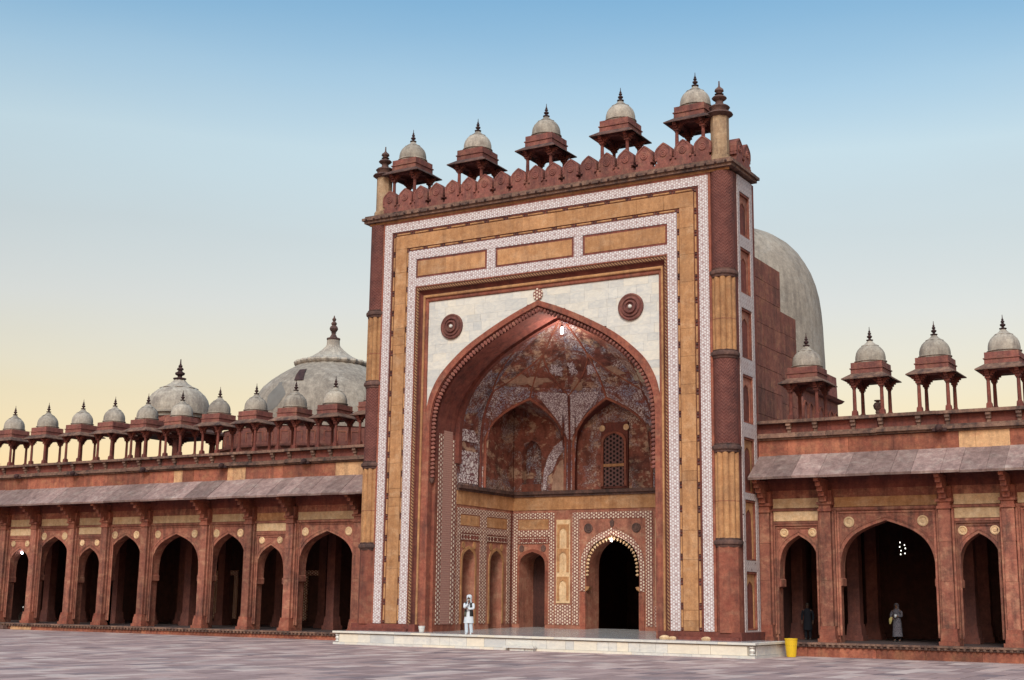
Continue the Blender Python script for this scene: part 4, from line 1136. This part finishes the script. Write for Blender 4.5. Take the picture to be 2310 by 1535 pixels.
def place_kiosks():
    gk = kiosk('roof_kiosk', '', 'kiosks on the gateway roof', 1.09, 1.62)
    labs = ['domed kiosk on the gateway roof beside the left corner pinnacle', 'domed kiosk on the gateway roof, second from the left pinnacle', 'domed kiosk in the middle of the gateway roof, third of five',
            'domed kiosk on the gateway roof, second from the right pinnacle', 'domed kiosk on the gateway roof half hidden by the right corner pinnacle']
    for k, (x, z) in enumerate(zip((-8.27, -4.1, .05, 4.28, 8.28), (.10, -.13, 0, .11, .12))):
        loc = (x, .95, 22.95+z*.5)
        o = gk.o if k == 0 else dup(gk.o, loc, labs[k])
        o.location = loc; o['label'] = labs[k]; o.rotation_euler.z = radians((-1.2, .8, -.5, 1.1, -.7)[k])
    # low plinths under them belong to the roof
    for x in (-8.27, -4.1, .05, 4.28, 8.28): G.part('kiosk_plinth', MB().box(x-.95, x+.95, .1, 1.85, 22.45, 22.96), M['merlon'])
    wk = kiosk('parapet_kiosk', '', 'kiosks on the arcade parapets', 1.0, 1.70)
    xs = [-42.72, -39.4, -36.12, -33.2, -30.25, -27.28, -24.24, -21.3, -18.32, -15.35, -12.42]
    nm = ['leftmost in the row', 'second from the left end', 'third from the left end', 'fourth from the left end', 'at left edge of the big kiosk', 'in front of the big kiosk',
          'seventh, against open sky', 'at left edge of the pale dome', 'below the dark hatch of the dome', 'below the tall dome finial', 'mostly hidden by the gateway column']
    for k, x in enumerate(xs):
        loc = (x, 3.95, 10.50)
        lb = 'small domed kiosk on left arcade parapet, '+nm[k]
        o = wk.o if k == 0 else dup(wk.o, loc, lb)
        o.location = loc; o['label'] = lb; o.rotation_euler.z = radians(random.uniform(-1.6, 1.6)); o.rotation_euler.y = radians(random.uniform(-.5, .5))
    nr = ['next to the gateway and the red stepped wall', 'with a small urn by its pillar', 'third from the gateway', 'at the right edge of the picture']
    for k, x in enumerate((12.44, 15.42, 18.3, 21.24)):
        o = dup(wk.o, (x, 3.95, 10.50), 'small domed kiosk on right arcade parapet, '+nr[k])
    # corbels under the coping, two for each kiosk
    for T, X in ((WL, xs), (WR, (12.44, 15.42, 18.3, 21.24))):
        for x in X:
            for d in (-.62, .62): T.part('corbel', MB().box(x+d-.11, x+d+.11, 2.80, 3.1, 10.22, 10.358).box(x+d-.10, x+d+.10, 2.88, 3.1, 10.07, 10.218).box(x+d-.08, x+d+.08, 2.95, 3.1, 9.93, 10.068), M['lichen'])
    bk = kiosk('big_kiosk', 'large domed kiosk with a grey plaster dome behind the left parapet kiosks', None, 2.72, 2.30, .80, 2.06, 36, .50, .78)
    bk.o.location = (-32.75, 9.0, 10.46)
    u = Thing('stone_urn', 'small stone urn finial on the right parapet beside a kiosk pillar', 'urn', (15.62, 4.1, 10.5))
    u.part('urn_body', MB().lathe([(.20, 10.48), (.22, 10.6), (.10, 10.7), (.13, 10.78), (.10, 10.84), (.19, 10.95), (.22, 11.08), (.15, 11.2), (.06, 11.24)], 14, (15.62, 4.1, 0)), M['dark'], True)
    u.part('urn_rim', MB().lathe([(.06, 11.24), (.16, 11.28), (.17, 11.32), (.05, 11.34)], 14, (15.62, 4.1, 0)), M['dark'], True)
place_kiosks()

# ================================================================== DOMES
def dome_patch_mat():
    return M['plaster']
def big_domes():
    # central dome
    T = Thing('central_dome', 'huge grey plaster dome rising behind the gateway', 'dome', (0, 20, 10.4))
    R = 7.55; CY = 20.0
    pr = [(r_/7.55, z_) for r_, z_ in ((7.82, 15.9), (7.82, 16.5), (7.78, 17.7), (7.75, 18.7), (7.69, 19.6), (7.58, 20.5), (7.4, 21.3), (7.16, 22), (6.85, 22.6), (6.48, 23.2), (5.98, 23.75), (5.35, 24.2), (4.4, 24.6), (3.2, 24.95), (1.5, 25.25), (.1, 25.35))]
    T.part('dome_shell', MB().lathe([(R*a, z) for a, z in pr], 72, (0, CY, 0)), M['plaster'], True)
    Rd = 8.5
    T.part('drum', MB().lathe([(Rd, 10.5), (Rd, 14.1), (Rd*1.03, 14.15), (Rd*1.05, 14.3), (Rd, 14.35), (Rd*.995, 15.75), (Rd*.96, 15.8), (7.8, 15.9)], 8, (0, CY, 0), rot=pi/8), M['merlon'])
    for k in range(8):
        a = pi/4*k; ap = Rd*cos(pi/8)
        Tm = lambda u, d, z, a=a, ap=ap: ((ap+d)*cos(a)-u*sin(a), CY+(ap+d)*sin(a)+u*cos(a), z)
        for j in range(-3, 4):
            c = j*.93
            A = [(c+x, z) for x, z in sym(arch_half(.32, 12.9, 13.5, 5))]
            q = MB(Tm); q.strip([(c-.40, 10.6)]+[(c+(x-c)*1.25, z+.1) for x, z in A]+[(c+.40, 10.6)], [(c-.32, 10.6)]+A+[(c+.32, 10.6)], 0, .06)
            T.part('drum_arch', q, M['red'])
    # side dome
    cx, cy = -25.35, 16.0
    T = Thing('side_dome', 'broad grey plaster dome with a dark hatch and tall finial left of the gateway', 'dome', (cx, cy, 10.4))
    R = 5.75
    pr = [(r_/R, z_) for r_, z_ in ((5.56, 12.9), (5.57, 13.6), (5.55, 14.3), (5.41, 15.0), (5.11, 15.6), (4.68, 16.2), (4.14, 16.7), (3.6, 17.1), (3.1, 17.42), (2.7, 17.66), (2.4, 17.85), (2.0, 18.0), (1.0, 18.2))]
    T.part('dome_shell', MB().lathe([(R*a, z) for a, z in pr], 64, (cx, cy, 0)), M['plaster'], True)
    fl = lambda a: 1+.035*cos(24*a)
    cap = [(r_/R/.98, z_) for r_, z_ in ((2.35, 17.80), (2.52, 17.92), (2.58, 18.05), (2.52, 18.16), (2.2, 18.22), (1.8, 18.34), (1.4, 18.54), (1.02, 18.8), (.70, 19.08), (.5, 19.3), (.44, 19.42), (.43, 19.75))]
    T.part('petal_cap', MB().lathe([(R*a*.98, z) for a, z in cap], 96, (cx, cy, 0), fl), M['kiosk_plaster'], True)
    fp = [(.10, 20.0), (.30, 20.02), (.42, 20.08), (.42, 20.16), (.24, 20.22), (.14, 20.40), (.12, 20.46), (.18, 20.50), (.12, 20.54), (.20, 20.60), (.27, 20.74), (.22, 20.88), (.12, 20.95), (.16, 21.0), (.18, 21.08), (.12, 21.16), (.07, 21.2), (.11, 21.26), (.13, 21.34), (.06, 21.42), (.02, 21.56)]
    fp = [(r*1.12, 19.70+(z-20.0)*1.16) for r, z in fp]
    T.part('finial', MB().lathe(fp, 16, (cx, cy, 0)), M['dark'], True)
    Rd = 7.3
    T.part('drum', MB().lathe([(Rd, 10.3), (Rd, 11.55), (Rd*1.03, 11.6), (Rd*1.035, 11.72), (Rd*.99, 11.76), (Rd*.99, 12.85), (Rd*1.0, 12.92), (Rd*.96, 12.95), (5.5, 12.96)], 16, (cx, cy, 0), rot=pi/16), M['merlon'])
    ar = Rd*.99*cos(pi/16)
    for k in range(16):
        a = 2*pi*k/16
        Tm = lambda u, d, z, a=a: (cx+(ar+d)*cos(a)-u*sin(a), cy+(ar+d)*sin(a)+u*cos(a), z)
        for j in (-.85, 0, .85):
            q = MB(Tm); q.box(j-.3, j+.3, 0, .035, 12.55, 12.6); q.box(j-.3, j-.24, 0, .036, 11.95, 12.55); q.box(j+.24, j+.3, 0, .036, 11.95, 12.55)
            T.part('drum_panel', q, M['red'])
    # dark hatch lying on the curve of the dome
    a0 = radians(-72); n = 6; g = MB(); rows = []
    def ds(z):
        for (r1, z1), (r2, z2) in zip(pr, pr[1:]):
            if z1 <= z <= z2: return R*(r1+(r2-r1)*(z-z1)/(z2-z1))
        return R
    for i in range(5):
        z = 16.2+.9*i/4; r = ds(z)+.06
        rows.append([(cx+r*cos(radians(-82.5-4.5*i/4+8.3*j/4)), cy+r*sin(radians(-82.5-4.5*i/4+8.3*j/4)), z+.03) for j in range(5)])
    g.grid(rows); T.part('roof_hatch', g, M['finial'], fix=False)
    # grey repair patch
    rows = []; r_ = random.Random(2); g = MB()
    for i in range(9):
        t = i/8; z = 14.2+2.0*t; r = ds(z)+.02; w = (.03+.11*sin(pi*min(1, t*1.05+.05)))*r_.uniform(.9, 1.15); c0 = radians(-97)+.06*sin(3*t)
        rows.append([(cx+r*cos(c0-w+2*w*j/6), cy+r*sin(c0-w+2*w*j/6), z) for j in range(7)])
    g.grid(rows); T.part('repair_patch', g, plain('cement_repair', (.21, .195, .185), .95, .25, 1.2), True, fix=False)
big_domes()

# ================================================================== PEOPLE
def skin_chain(name, mat, parent, pts, edges, rad, levels=2):
    me = bpy.data.meshes.new(name); me.from_pydata(pts, edges, []); me.materials.append(mat)
    o = put(name, me, parent)
    m = o.modifiers.new('skin', 'SKIN')
    me.skin_vertices  # created with the modifier
    if len(me.skin_vertices) == 0:
        bm = bmesh.new(); bm.from_mesh(me); bm.verts.layers.skin.verify(); bm.to_mesh(me); bm.free()
    sv = me.skin_vertices[0].data
    for k, r in enumerate(rad):
        sv[k].radius = (r, r) if not isinstance(r, tuple) else r
        sv[k].use_root = (k == 0)
    m.use_smooth_shade = True
    s = o.modifiers.new('sub', 'SUBSURF'); s.levels = levels; s.render_levels = levels
    return o

def hand_points(w, d, side, curl=.5):
    """five finger chains rooted in the palm; w wrist, d pointing direction"""
    w = Vector(w); d = Vector(d).normalized(); u = d.cross(Vector((0, 0, 1)))
    u = u.normalized() if u.length > .1 else Vector((1, 0, 0)); n = u.cross(d).normalized()
    P = []; E = []; R = []
    palm = w+d*.085
    for k, ln in enumerate((.062, .075, .080, .070)):
        off = u*(.030-.020*k); b = palm+off*1.0
        c1 = b+d*ln*.55-n*ln*.15*curl; c2 = c1+d*ln*.35-n*ln*.45*curl
        P.append([palm+off*.8, b+d*.012, c1, c2]); R.append((.012, .010, .009, .008))
    t = w+d*.03+u*.03*side; P.append([w+d*.03+u*.012*side, t+d*.015+u*.01*side, t+d*.05+u*.018*side-n*.01, t+d*.07+u*.012*side-n*.015]); R.append((.013, .011, .010, .009))
    return palm, P, R

def person(name, label, loc, rz, H, mats, pose):
    """pose: dict of joints in a unit frame facing -y, height 1.72"""
    T = Thing(name, label, 'person', loc, rz)
    T.o.scale = (H/1.72,)*3
    J = dict(pelvis=(0, 0, .92), waist=(0, .01, 1.08), chest=(0, 0, 1.28), neck=(0, .01, 1.45), headb=(0, -.005, 1.53), head=(0, -.012, 1.61), crown=(0, .0, 1.69),
             hl=(.09, 0, .90), hr=(-.09, 0, .90), kl=(.10, -.01, .49), kr=(-.10, -.01, .49), al=(.105, .02, .085), ar=(-.105, .02, .085), tl=(.13, -.13, .03), tr=(-.13, -.13, .03),
             sl=(.185, .01, 1.40), sr=(-.185, .01, 1.40), el=(.27, .03, 1.12), er=(-.27, .03, 1.12), wl=(.26, -.05, .88), wr=(-.26, -.05, .88))
    J.update(pose)
    names = ['pelvis', 'waist', 'chest', 'neck', 'headb', 'head', 'crown', 'hl', 'kl', 'al', 'tl', 'hr', 'kr', 'ar', 'tr', 'sl', 'el', 'wl', 'sr', 'er', 'wr']
    ix = {n: i for i, n in enumerate(names)}
    pts = [J[n] for n in names]
    ed = [('pelvis', 'waist'), ('waist', 'chest'), ('chest', 'neck'), ('neck', 'headb'), ('headb', 'head'), ('head', 'crown'), ('pelvis', 'hl'), ('hl', 'kl'), ('kl', 'al'), ('al', 'tl'),
          ('pelvis', 'hr'), ('hr', 'kr'), ('kr', 'ar'), ('ar', 'tr'), ('chest', 'sl'), ('sl', 'el'), ('el', 'wl'), ('chest', 'sr'), ('sr', 'er'), ('er', 'wr')]
    ed = [(ix[a], ix[b]) for a, b in ed]
    rd = dict(pelvis=(.14, .10), waist=(.12, .09), chest=(.14, .10), neck=.052, headb=.070, head=(.076, .092), crown=.055, hl=.085, kl=.055, al=.040, tl=.032, hr=.085, kr=.055, ar=.040, tr=.032,
              sl=.058, el=.042, wl=.028, sr=.058, er=.042, wr=.028)
    rad = [rd[n] for n in names]
    for sd, W_, E_ in ((1, 'wl', 'el'), (-1, 'wr', 'er')):
        d = Vector(J[W_])-Vector(J[E_])
        palm, P, R = hand_points(J[W_], pose.get('d'+W_, d), sd)
        pi_ = len(pts); pts.append(tuple(palm)); rad.append((.036, .018)); ed.append((ix[W_], pi_))
        for ch, rr in zip(P, R):
            prev = pi_
            for q, r in zip(ch[1:], rr[1:]): pts.append(tuple(q)); rad.append(r); ed.append((prev, len(pts)-1)); prev = len(pts)-1
    skin_chain('body', mats['skin'], T.o, pts, ed, rad, 1)
    f = MB(); h = Vector(J['head'])
    f.lathe([(.022, -.02), (.016, .01), (.006, .04)], 8, (h.x, h.y-.088, h.z-.01)); f.build('nose', mats['skin'], T.o, True)
    for s in (-1, 1):
        MB().lathe([(.004, -.012), (.013, 0), (.004, .012)], 8, (h.x+s*.033, h.y-.083, h.z+.01)).build('eye', M['eye'], T.o, True)
    return T, J

def clothes_man(T, J):
    tor = [(0, 0, .50, .235, .165), (0, 0, .56, .225, .16), (0, 0, .75, .205, .145), (0, 0, .92, .185, .13), (0, .005, 1.08, .165, .12), (0, 0, 1.28, .185, .125), (0, .0, 1.38, .185, .11), (0, .005, 1.44, .12, .085), (0, .01, 1.475, .065, .065)]
    b = MB().loft(tor, 20); T.o
    b.build('kurta', M['white_cloth'], T.o, True)
    for s, S, E_, W_ in ((1, 'sl', 'el', 'wl'), (-1, 'sr', 'er', 'wr')):
        skin_chain('sleeve', M['white_cloth'], T.o, [J[S], J[E_], tuple(Vector(J[E_]).lerp(Vector(J[W_]), .9))], [(0, 1), (1, 2)], [.085, .066, .052], 2)
    for k, a in (('kl', 'al'), ('kr', 'ar')):
        K, A = Vector(J[k]), Vector(J[a])
        b = MB(); b.loft([(A.x, A.y, .07, .075, .085), (A.x, A.y, .12, .08, .085), (K.x, K.y, .42, .085, .09), (K.x*.95, K.y, .62, .1, .1)], 12); b.build('trouser_leg', M['blue_white'], T.o, True)
        b = MB(); b.loft([(A.x, A.y-.06, .0, .048, .13), (A.x, A.y-.06, .035, .05, .135), (A.x, A.y-.03, .075, .04, .09)], 12); b.build('shoe', M['shoe'], T.o, True)
    v = MB()
    for s in (-1, 1):
        rings = []
        for (x, y, z, rx, ry) in [(0, 0, .80, .215, .158), (0, .005, 1.08, .18, .138), (0, 0, 1.28, .197, .14), (0, 0, 1.40, .175, .122), (0, .005, 1.46, .10, .085)]:
            row = []
            for j in range(9):
                t = radians(-68 if s > 0 else 248)+s*radians(158)*j/8
                row.append((x+rx*cos(t), y+ry*sin(t), z))
            rings.append(row)
        v.grid(rings)
    o = v.build('vest', M['vest'], T.o, True, fix=False); so_ = o.modifiers.new('thick', 'SOLIDIFY'); so_.thickness = .012
    q = MB(); row = []
    for z, rx, ry in ((.79, .219, .162), (1.0, .192, .146)):
        row.append([(rx*cos(radians(248)-radians(75)*j/6), ry*sin(radians(248)-radians(75)*j/6), z) for j in range(7)])
    q.grid(row); o2 = q.build('vest_pocket_panel', M['vest_olive'], T.o, True, fix=False); o2.modifiers.new('thick', 'SOLIDIFY').thickness = .01
    h = J['head']; n = Vector(J['neck'])
    # white head cloth round the crown, ears and neck; face open to the front
    rings = []
    hx, hy, hz = h
    for z, r, y0 in ((-.21, .15, .02), (-.15, .115, .016), (-.09, .108, .012), (-.02, .120, .008), (.04, .128, .004), (.085, .122, .004), (.12, .10, .006), (.145, .065, .008), (.158, .025, .01)):
        op = radians(40) if z < .03 else radians(3)
        rings.append([(hx+r*cos(-pi/2+op+(2*pi-2*op)*j/18), hy+y0+r*1.08*sin(-pi/2+op+(2*pi-2*op)*j/18), hz+z) for j in range(19)])
    hd = MB(); hd.grid(rings); hd._add(rings[-1], [tuple(range(19))])
    o = hd.build('head_cloth', M['white_cloth'], T.o, True, fix=False); o.modifiers.new('thick', 'SOLIDIFY').thickness = .012
    MB().loft([(hx, hy-.075, hz-.20, .015, .012), (hx, hy-.075, hz-.15, .04, .03), (hx, hy-.068, hz-.09, .06, .04), (hx, hy-.055, hz-.055, .055, .035)], 10).build('beard', M['beard'], T.o, True)

def people():
    T, J = person('person', 'man in white kurta, dark vest and white head cloth standing on the marble platform', (-2.20, -2.0, .635), radians(18), 1.79,
                  dict(skin=M['skin']), dict(sl=(.18, .01, 1.38), el=(.235, -.07, 1.13), wl=(-.02, -.22, 1.12), sr=(-.18, .01, 1.38), er=(-.17, -.17, 1.15), wr=(.03, -.19, 1.38), kr=(-.09, -.05, .50), ar=(-.08, -.06, .085), tr=(-.10, -.20, .03), al=(.12, .05, .085), tl=(.17, -.09, .03),
                                             dwl=(-.9, -.1, .1), dwr=(.1, .25, 1.0), head=(0.01, -.02, 1.60), headb=(.005, -.01, 1.53)))
    clothes_man(T, J)
    # woman with a bundle inside the big arch of the right wing
    T, J = person('person', 'woman in printed dress and shawl holding yellow cloth inside the big dark arch', (15.22, 7.3, .60), radians(-8), 1.72,
                  dict(skin=M['skin']), dict(el=(.25, -.02, 1.13), wl=(.08, -.2, 1.14), er=(-.27, -.06, 1.14), wr=(-.16, -.22, 1.06), dwl=(-.8, -.4, .1), dwr=(.6, -.4, -.3)))
    MB().loft([(0, 0, .22, .24, .2), (0, 0, .5, .22, .18), (0, 0, .85, .2, .15), (0, .005, 1.08, .165, .125), (0, 0, 1.28, .18, .125), (0, 0, 1.39, .18, .11), (0, .01, 1.47, .07, .07)], 18).build('dress', M['print_cloth'], T.o, True)
    for S, E_, W_ in (('sl', 'el', 'wl'), ('sr', 'er', 'wr')):
        skin_chain('sleeve', M['print_cloth'], T.o, [J[S], J[E_], tuple(Vector(J[E_]).lerp(Vector(J[W_]), .8))], [(0, 1), (1, 2)], [.078, .06, .048], 2)
    hx, hy, hz = J['head']; rings = []
    for z, r, y0 in ((-.30, .205, .03), (-.2, .15, .02), (-.10, .112, .012), (0, .116, .006), (.07, .108, 0), (.12, .05, .005)):
        op = radians(42) if z < .06 else radians(5)
        rings.append([(hx+r*cos(-pi/2+op+(2*pi-2*op)*j/18), hy+y0+r*.95*sin(-pi/2+op+(2*pi-2*op)*j/18), hz+z) for j in range(19)])
    hd = MB(); hd.grid(rings); hd.build('shawl', M['print_cloth'], T.o, True, fix=False)
    MB().loft([(-.24, -.24, .78, .03, .03), (-.22, -.25, .9, .07, .05), (-.20, -.24, 1.02, .09, .06), (-.17, -.22, 1.1, .05, .04)], 10).build('yellow_bundle', M['yellow_cloth'], T.o, True)
    MB().loft([(.02, -.22, 1.08, .03, .03), (.03, -.23, 1.15, .07, .05), (.03, -.22, 1.22, .05, .04)], 10).build('white_packet', M['white_cloth'], T.o, True)
    for a in ('kl', 'kr'):
        x = J[a][0]
        MB().loft([(x, .02, .06, .06, .06), (x, .02, .3, .07, .07)], 10).build('trouser_leg', M['navy_cloth'], T.o, True)
        MB().loft([(x, -.05, .0, .045, .12), (x, -.05, .035, .045, .12), (x, -.02, .07, .035, .07)], 10).build('shoe', M['vest'], T.o, True)
    # figure in dark clothes in the narrow arch, shade put into skin and cloth
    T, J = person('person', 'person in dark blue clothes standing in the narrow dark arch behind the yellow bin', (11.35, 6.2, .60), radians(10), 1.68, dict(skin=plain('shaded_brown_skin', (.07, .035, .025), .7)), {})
    MB().loft([(0, 0, .45, .22, .16), (0, 0, .85, .2, .14), (0, .005, 1.08, .165, .125), (0, 0, 1.28, .185, .125), (0, 0, 1.39, .18, .11), (0, .01, 1.47, .07, .07)], 18).build('tunic', M['navy_cloth'], T.o, True)
    for S, E_, W_ in (('sl', 'el', 'wl'), ('sr', 'er', 'wr')):
        skin_chain('sleeve', M['navy_cloth'], T.o, [J[S], J[E_], tuple(Vector(J[E_]).lerp(Vector(J[W_]), .9))], [(0, 1), (1, 2)], [.078, .06, .048], 2)
    for a in ('kl', 'kr'):
        x = J[a][0]
        MB().loft([(x, .02, .06, .065, .065), (x, 0, .45, .08, .085), (x, 0, .6, .095, .1)], 10).build('trouser_leg', M['navy_cloth'], T.o, True)
        MB().loft([(x, -.05, .0, .045, .12), (x, -.05, .035, .045, .12), (x, -.02, .07, .035, .07)], 10).build('shoe', M['vest'], T.o, True)
    h = J['head']
    MB().loft([(h[0], h[1]+.03, h[2]-.02, .085, .075), (h[0], h[1]+.02, h[2]+.05, .09, .09), (h[0], h[1]+.015, h[2]+.10, .06, .07), (h[0], h[1]+.015, h[2]+.12, .02, .02)], 12).build('hair', M['eye'], T.o, True)
people()

# ================================================================== SMALL THINGS
def bins():
    def bin_(name, label, cat, x, y, z, h, r0, r1, mat):
        T = Thing(name, label, cat, (x, y, z))
        pr = [(r0*.9, z), (r0, z+.01), (r0+(r1-r0)*.5, z+h*.5), (r1, z+h*.93), (r1*1.06, z+h*.935), (r1*1.07, z+h), (r1*.98, z+h), (r1*.96, z+h*.9), (r0*.9, z+.04)]
        T.part('bin_shell', MB().lathe(pr, 24, (x, y, 0)), mat, True)
        rib = MB()
        for k in range(16):
            a = 2*pi*k/16; rib.tube((x+cos(a)*r0*1.0, y+sin(a)*r0*1.0, z+.03), (x+cos(a)*r1*.985, y+sin(a)*r1*.985, z+h*.9), .008, 5)
        T.part('bin_ribs', rib, mat)
        T.part('bin_contents', MB().lathe([(r1*.9, z+h*.6), (r1*.9, z+h*.62)], 16, (x, y, 0)), M['vest'])
    bin_('rubbish_bin', 'bright yellow plastic bin on the pavement by the right end of the platform', 'bin', 12.43, .75, 0.0, .78, .19, .265, M['yellow_bin'])
    bin_('waste_tub', 'small white tub on the platform at the foot of the left pier', 'tub', -5.72, -.75, .635, .30, .11, .16, M['white_bin'])
bins()
def lamps():
    T = Thing('hanging_lamp', 'lit white tube lamp hanging under the crown of the great arch', 'lamp', (.10, 2.65, 16.1))
    T.part('cord', MB().tube((.10, 2.65, 16.35), (.10, 2.65, 15.95), .012, 6), M['cable'])
    T.part('socket', MB().lathe([(.05, 15.88), (.06, 15.9), (.05, 15.98), (.02, 16.0)], 10, (.10, 2.65, 0)), M['cable'], True)
    T.part('bulb', MB().lathe([(.03, 15.52), (.065, 15.55), (.07, 15.7), (.065, 15.86), (.04, 15.88)], 12, (.10, 2.65, 0)), M['lamp'], True)
    def point(n, p, e, c=(1, .93, .82)):
        l = bpy.data.lights.new(n, 'POINT'); l.energy = e; l.color = c; l.shadow_soft_size = .1
        o = bpy.data.objects.new(n, l); COL.objects.link(o); o.location = p
    point('arch_lamp_light', (.10, 2.5, 15.0), 150)
    T = Thing('door_lamp', 'lit round bulb under the crown of the inlaid doorway arch', 'lamp', (.02, 8.4, 5.5))
    T.part('fitting', MB().tube((.02, 8.45, 5.66), (.02, 8.4, 5.50), .02, 6), M['cable'])
    T.part('bulb', MB().lathe([(.02, 5.34), (.05, 5.37), (.062, 5.42), (.05, 5.48), (.02, 5.52)], 12, (.02, 8.38, 0)), M['lamp'], True)
    point('door_lamp_light', (.02, 8.1, 5.2), 14)
    T = Thing('arcade_lamp', 'lit bluish bulb in the narrow arch at the far left of the arcade', 'lamp', (-40.6, 3.6, 4.8))
    T.part('cord', MB().tube((-40.45, 3.55, 5.2), (-40.45, 3.55, 4.9), .012, 6), M['cable'])
    T.part('bulb', MB().lathe([(.02, 4.74), (.05, 4.77), (.065, 4.82), (.05, 4.88), (.02, 4.92)], 12, (-40.45, 3.55, 0)), M['lamp_cool'], True)
    T = Thing('bulb_cluster', 'cluster of small lit bulbs hanging inside the big dark arch on the right', 'chandelier', (15.66, 7.0, 4.8))
    T.part('stem', MB().tube((15.66, 7.0, 6.9), (15.66, 7.0, 4.45), .015, 6), M['cable'])
    for dx, dy, dz in ((-.08, 0, .32), (-.10, 0, .12), (-.07, .1, -.05), (-.07, 0, -.22), (.12, 0, .2), (.14, .05, .05), (.13, 0, -.18)):
        o = T.part('arm', MB().tube((15.66, 7.0, 4.76+dz), (15.66+dx, 7.0+dy, 4.76+dz), .01, 5), M['cable'])
        MB().lathe([(.008, -.028), (.021, -.015), (.021, .015), (.008, .028)], 8, (15.66+dx, 7.0+dy, 4.76+dz)).build('bulb', M['small_lamp'], o, True)
lamps()
def odds():
    T = Thing('motorbike', 'dark parked motorbike inside the narrow arch at the far left', 'motorbike', (-40.6, 4.6, .40))
    x, y, z = -40.6, 4.6, .40
    for dx in (-.62, .62):
        o = T.part('wheel', MB().lathe([(.30, -.04), (.31, -.03), (.31, .03), (.30, .04), (.22, .03), (.22, -.03)], 20, (0, 0, 0), axis='y'), M['eye'], True)
        o.location = Vector((x+dx, y, z+.31))-T.loc
    T.part('tank', MB().loft([(x-.05, y, z+.68, .28, .10), (x-.05, y, z+.76, .30, .13), (x-.08, y, z+.86, .22, .10)], 12), M['navy_cloth'], True)
    T.part('seat', MB().loft([(x+.38, y, z+.70, .34, .10), (x+.38, y, z+.78, .36, .12), (x+.40, y, z+.82, .32, .10)], 12), M['eye'], True)
    T.part('engine', MB().box(x-.2, x+.2, y-.11, y+.11, z+.28, z+.62, .02), M['dark'])
    T.part('fork', MB().tube((x-.62, y-.07, z+.31), (x-.40, y-.07, z+.98), .025).tube((x-.62, y+.07, z+.31), (x-.40, y+.07, z+.98), .025).tube((x-.40, y-.32, z+1.0), (x-.40, y+.32, z+1.0), .018), M['cable'])
    T.part('headlight', MB().lathe([(.02, 0), (.09, .02), (.10, .06), (.07, .12)], 12, (x-.5, y, z+.88)), M['white_bin'], True)
    T = Thing('loose_block', 'dark loose stone block lying against the arcade step at the far left', 'stone', (-39.6, 1.75, 0))
    T.part('stone', MB().box(-40.0, -39.2, 1.55, 1.92, -.01, .24, .05), M['dark'])
    r_ = random.Random(8)
    for k, (xx, yy, s) in enumerate(((7.05, -.42, .17), (7.42, -.40, .13), (9.0, -.38, .15))):
        lab = ['rounded pale stone at the foot of the right pier, nearest the arch', 'small pale stone just right of another at the foot of the right pier', 'pale broken stone in front of the right corner column'][k]
        T = Thing('loose_stone', lab, 'stone', (xx, yy, .635))
        b = MB(); b.loft([(xx, yy, .63, s*1.3, s*.7), (xx, yy, .63+s*.5, s*1.5, s*.8), (xx+.02, yy, .63+s*.9, s*1.0, s*.5), (xx+.02, yy, .63+s*1.05, s*.4, s*.2)], 9)
        T.part('stone', b, M['pale'], True)
odds()
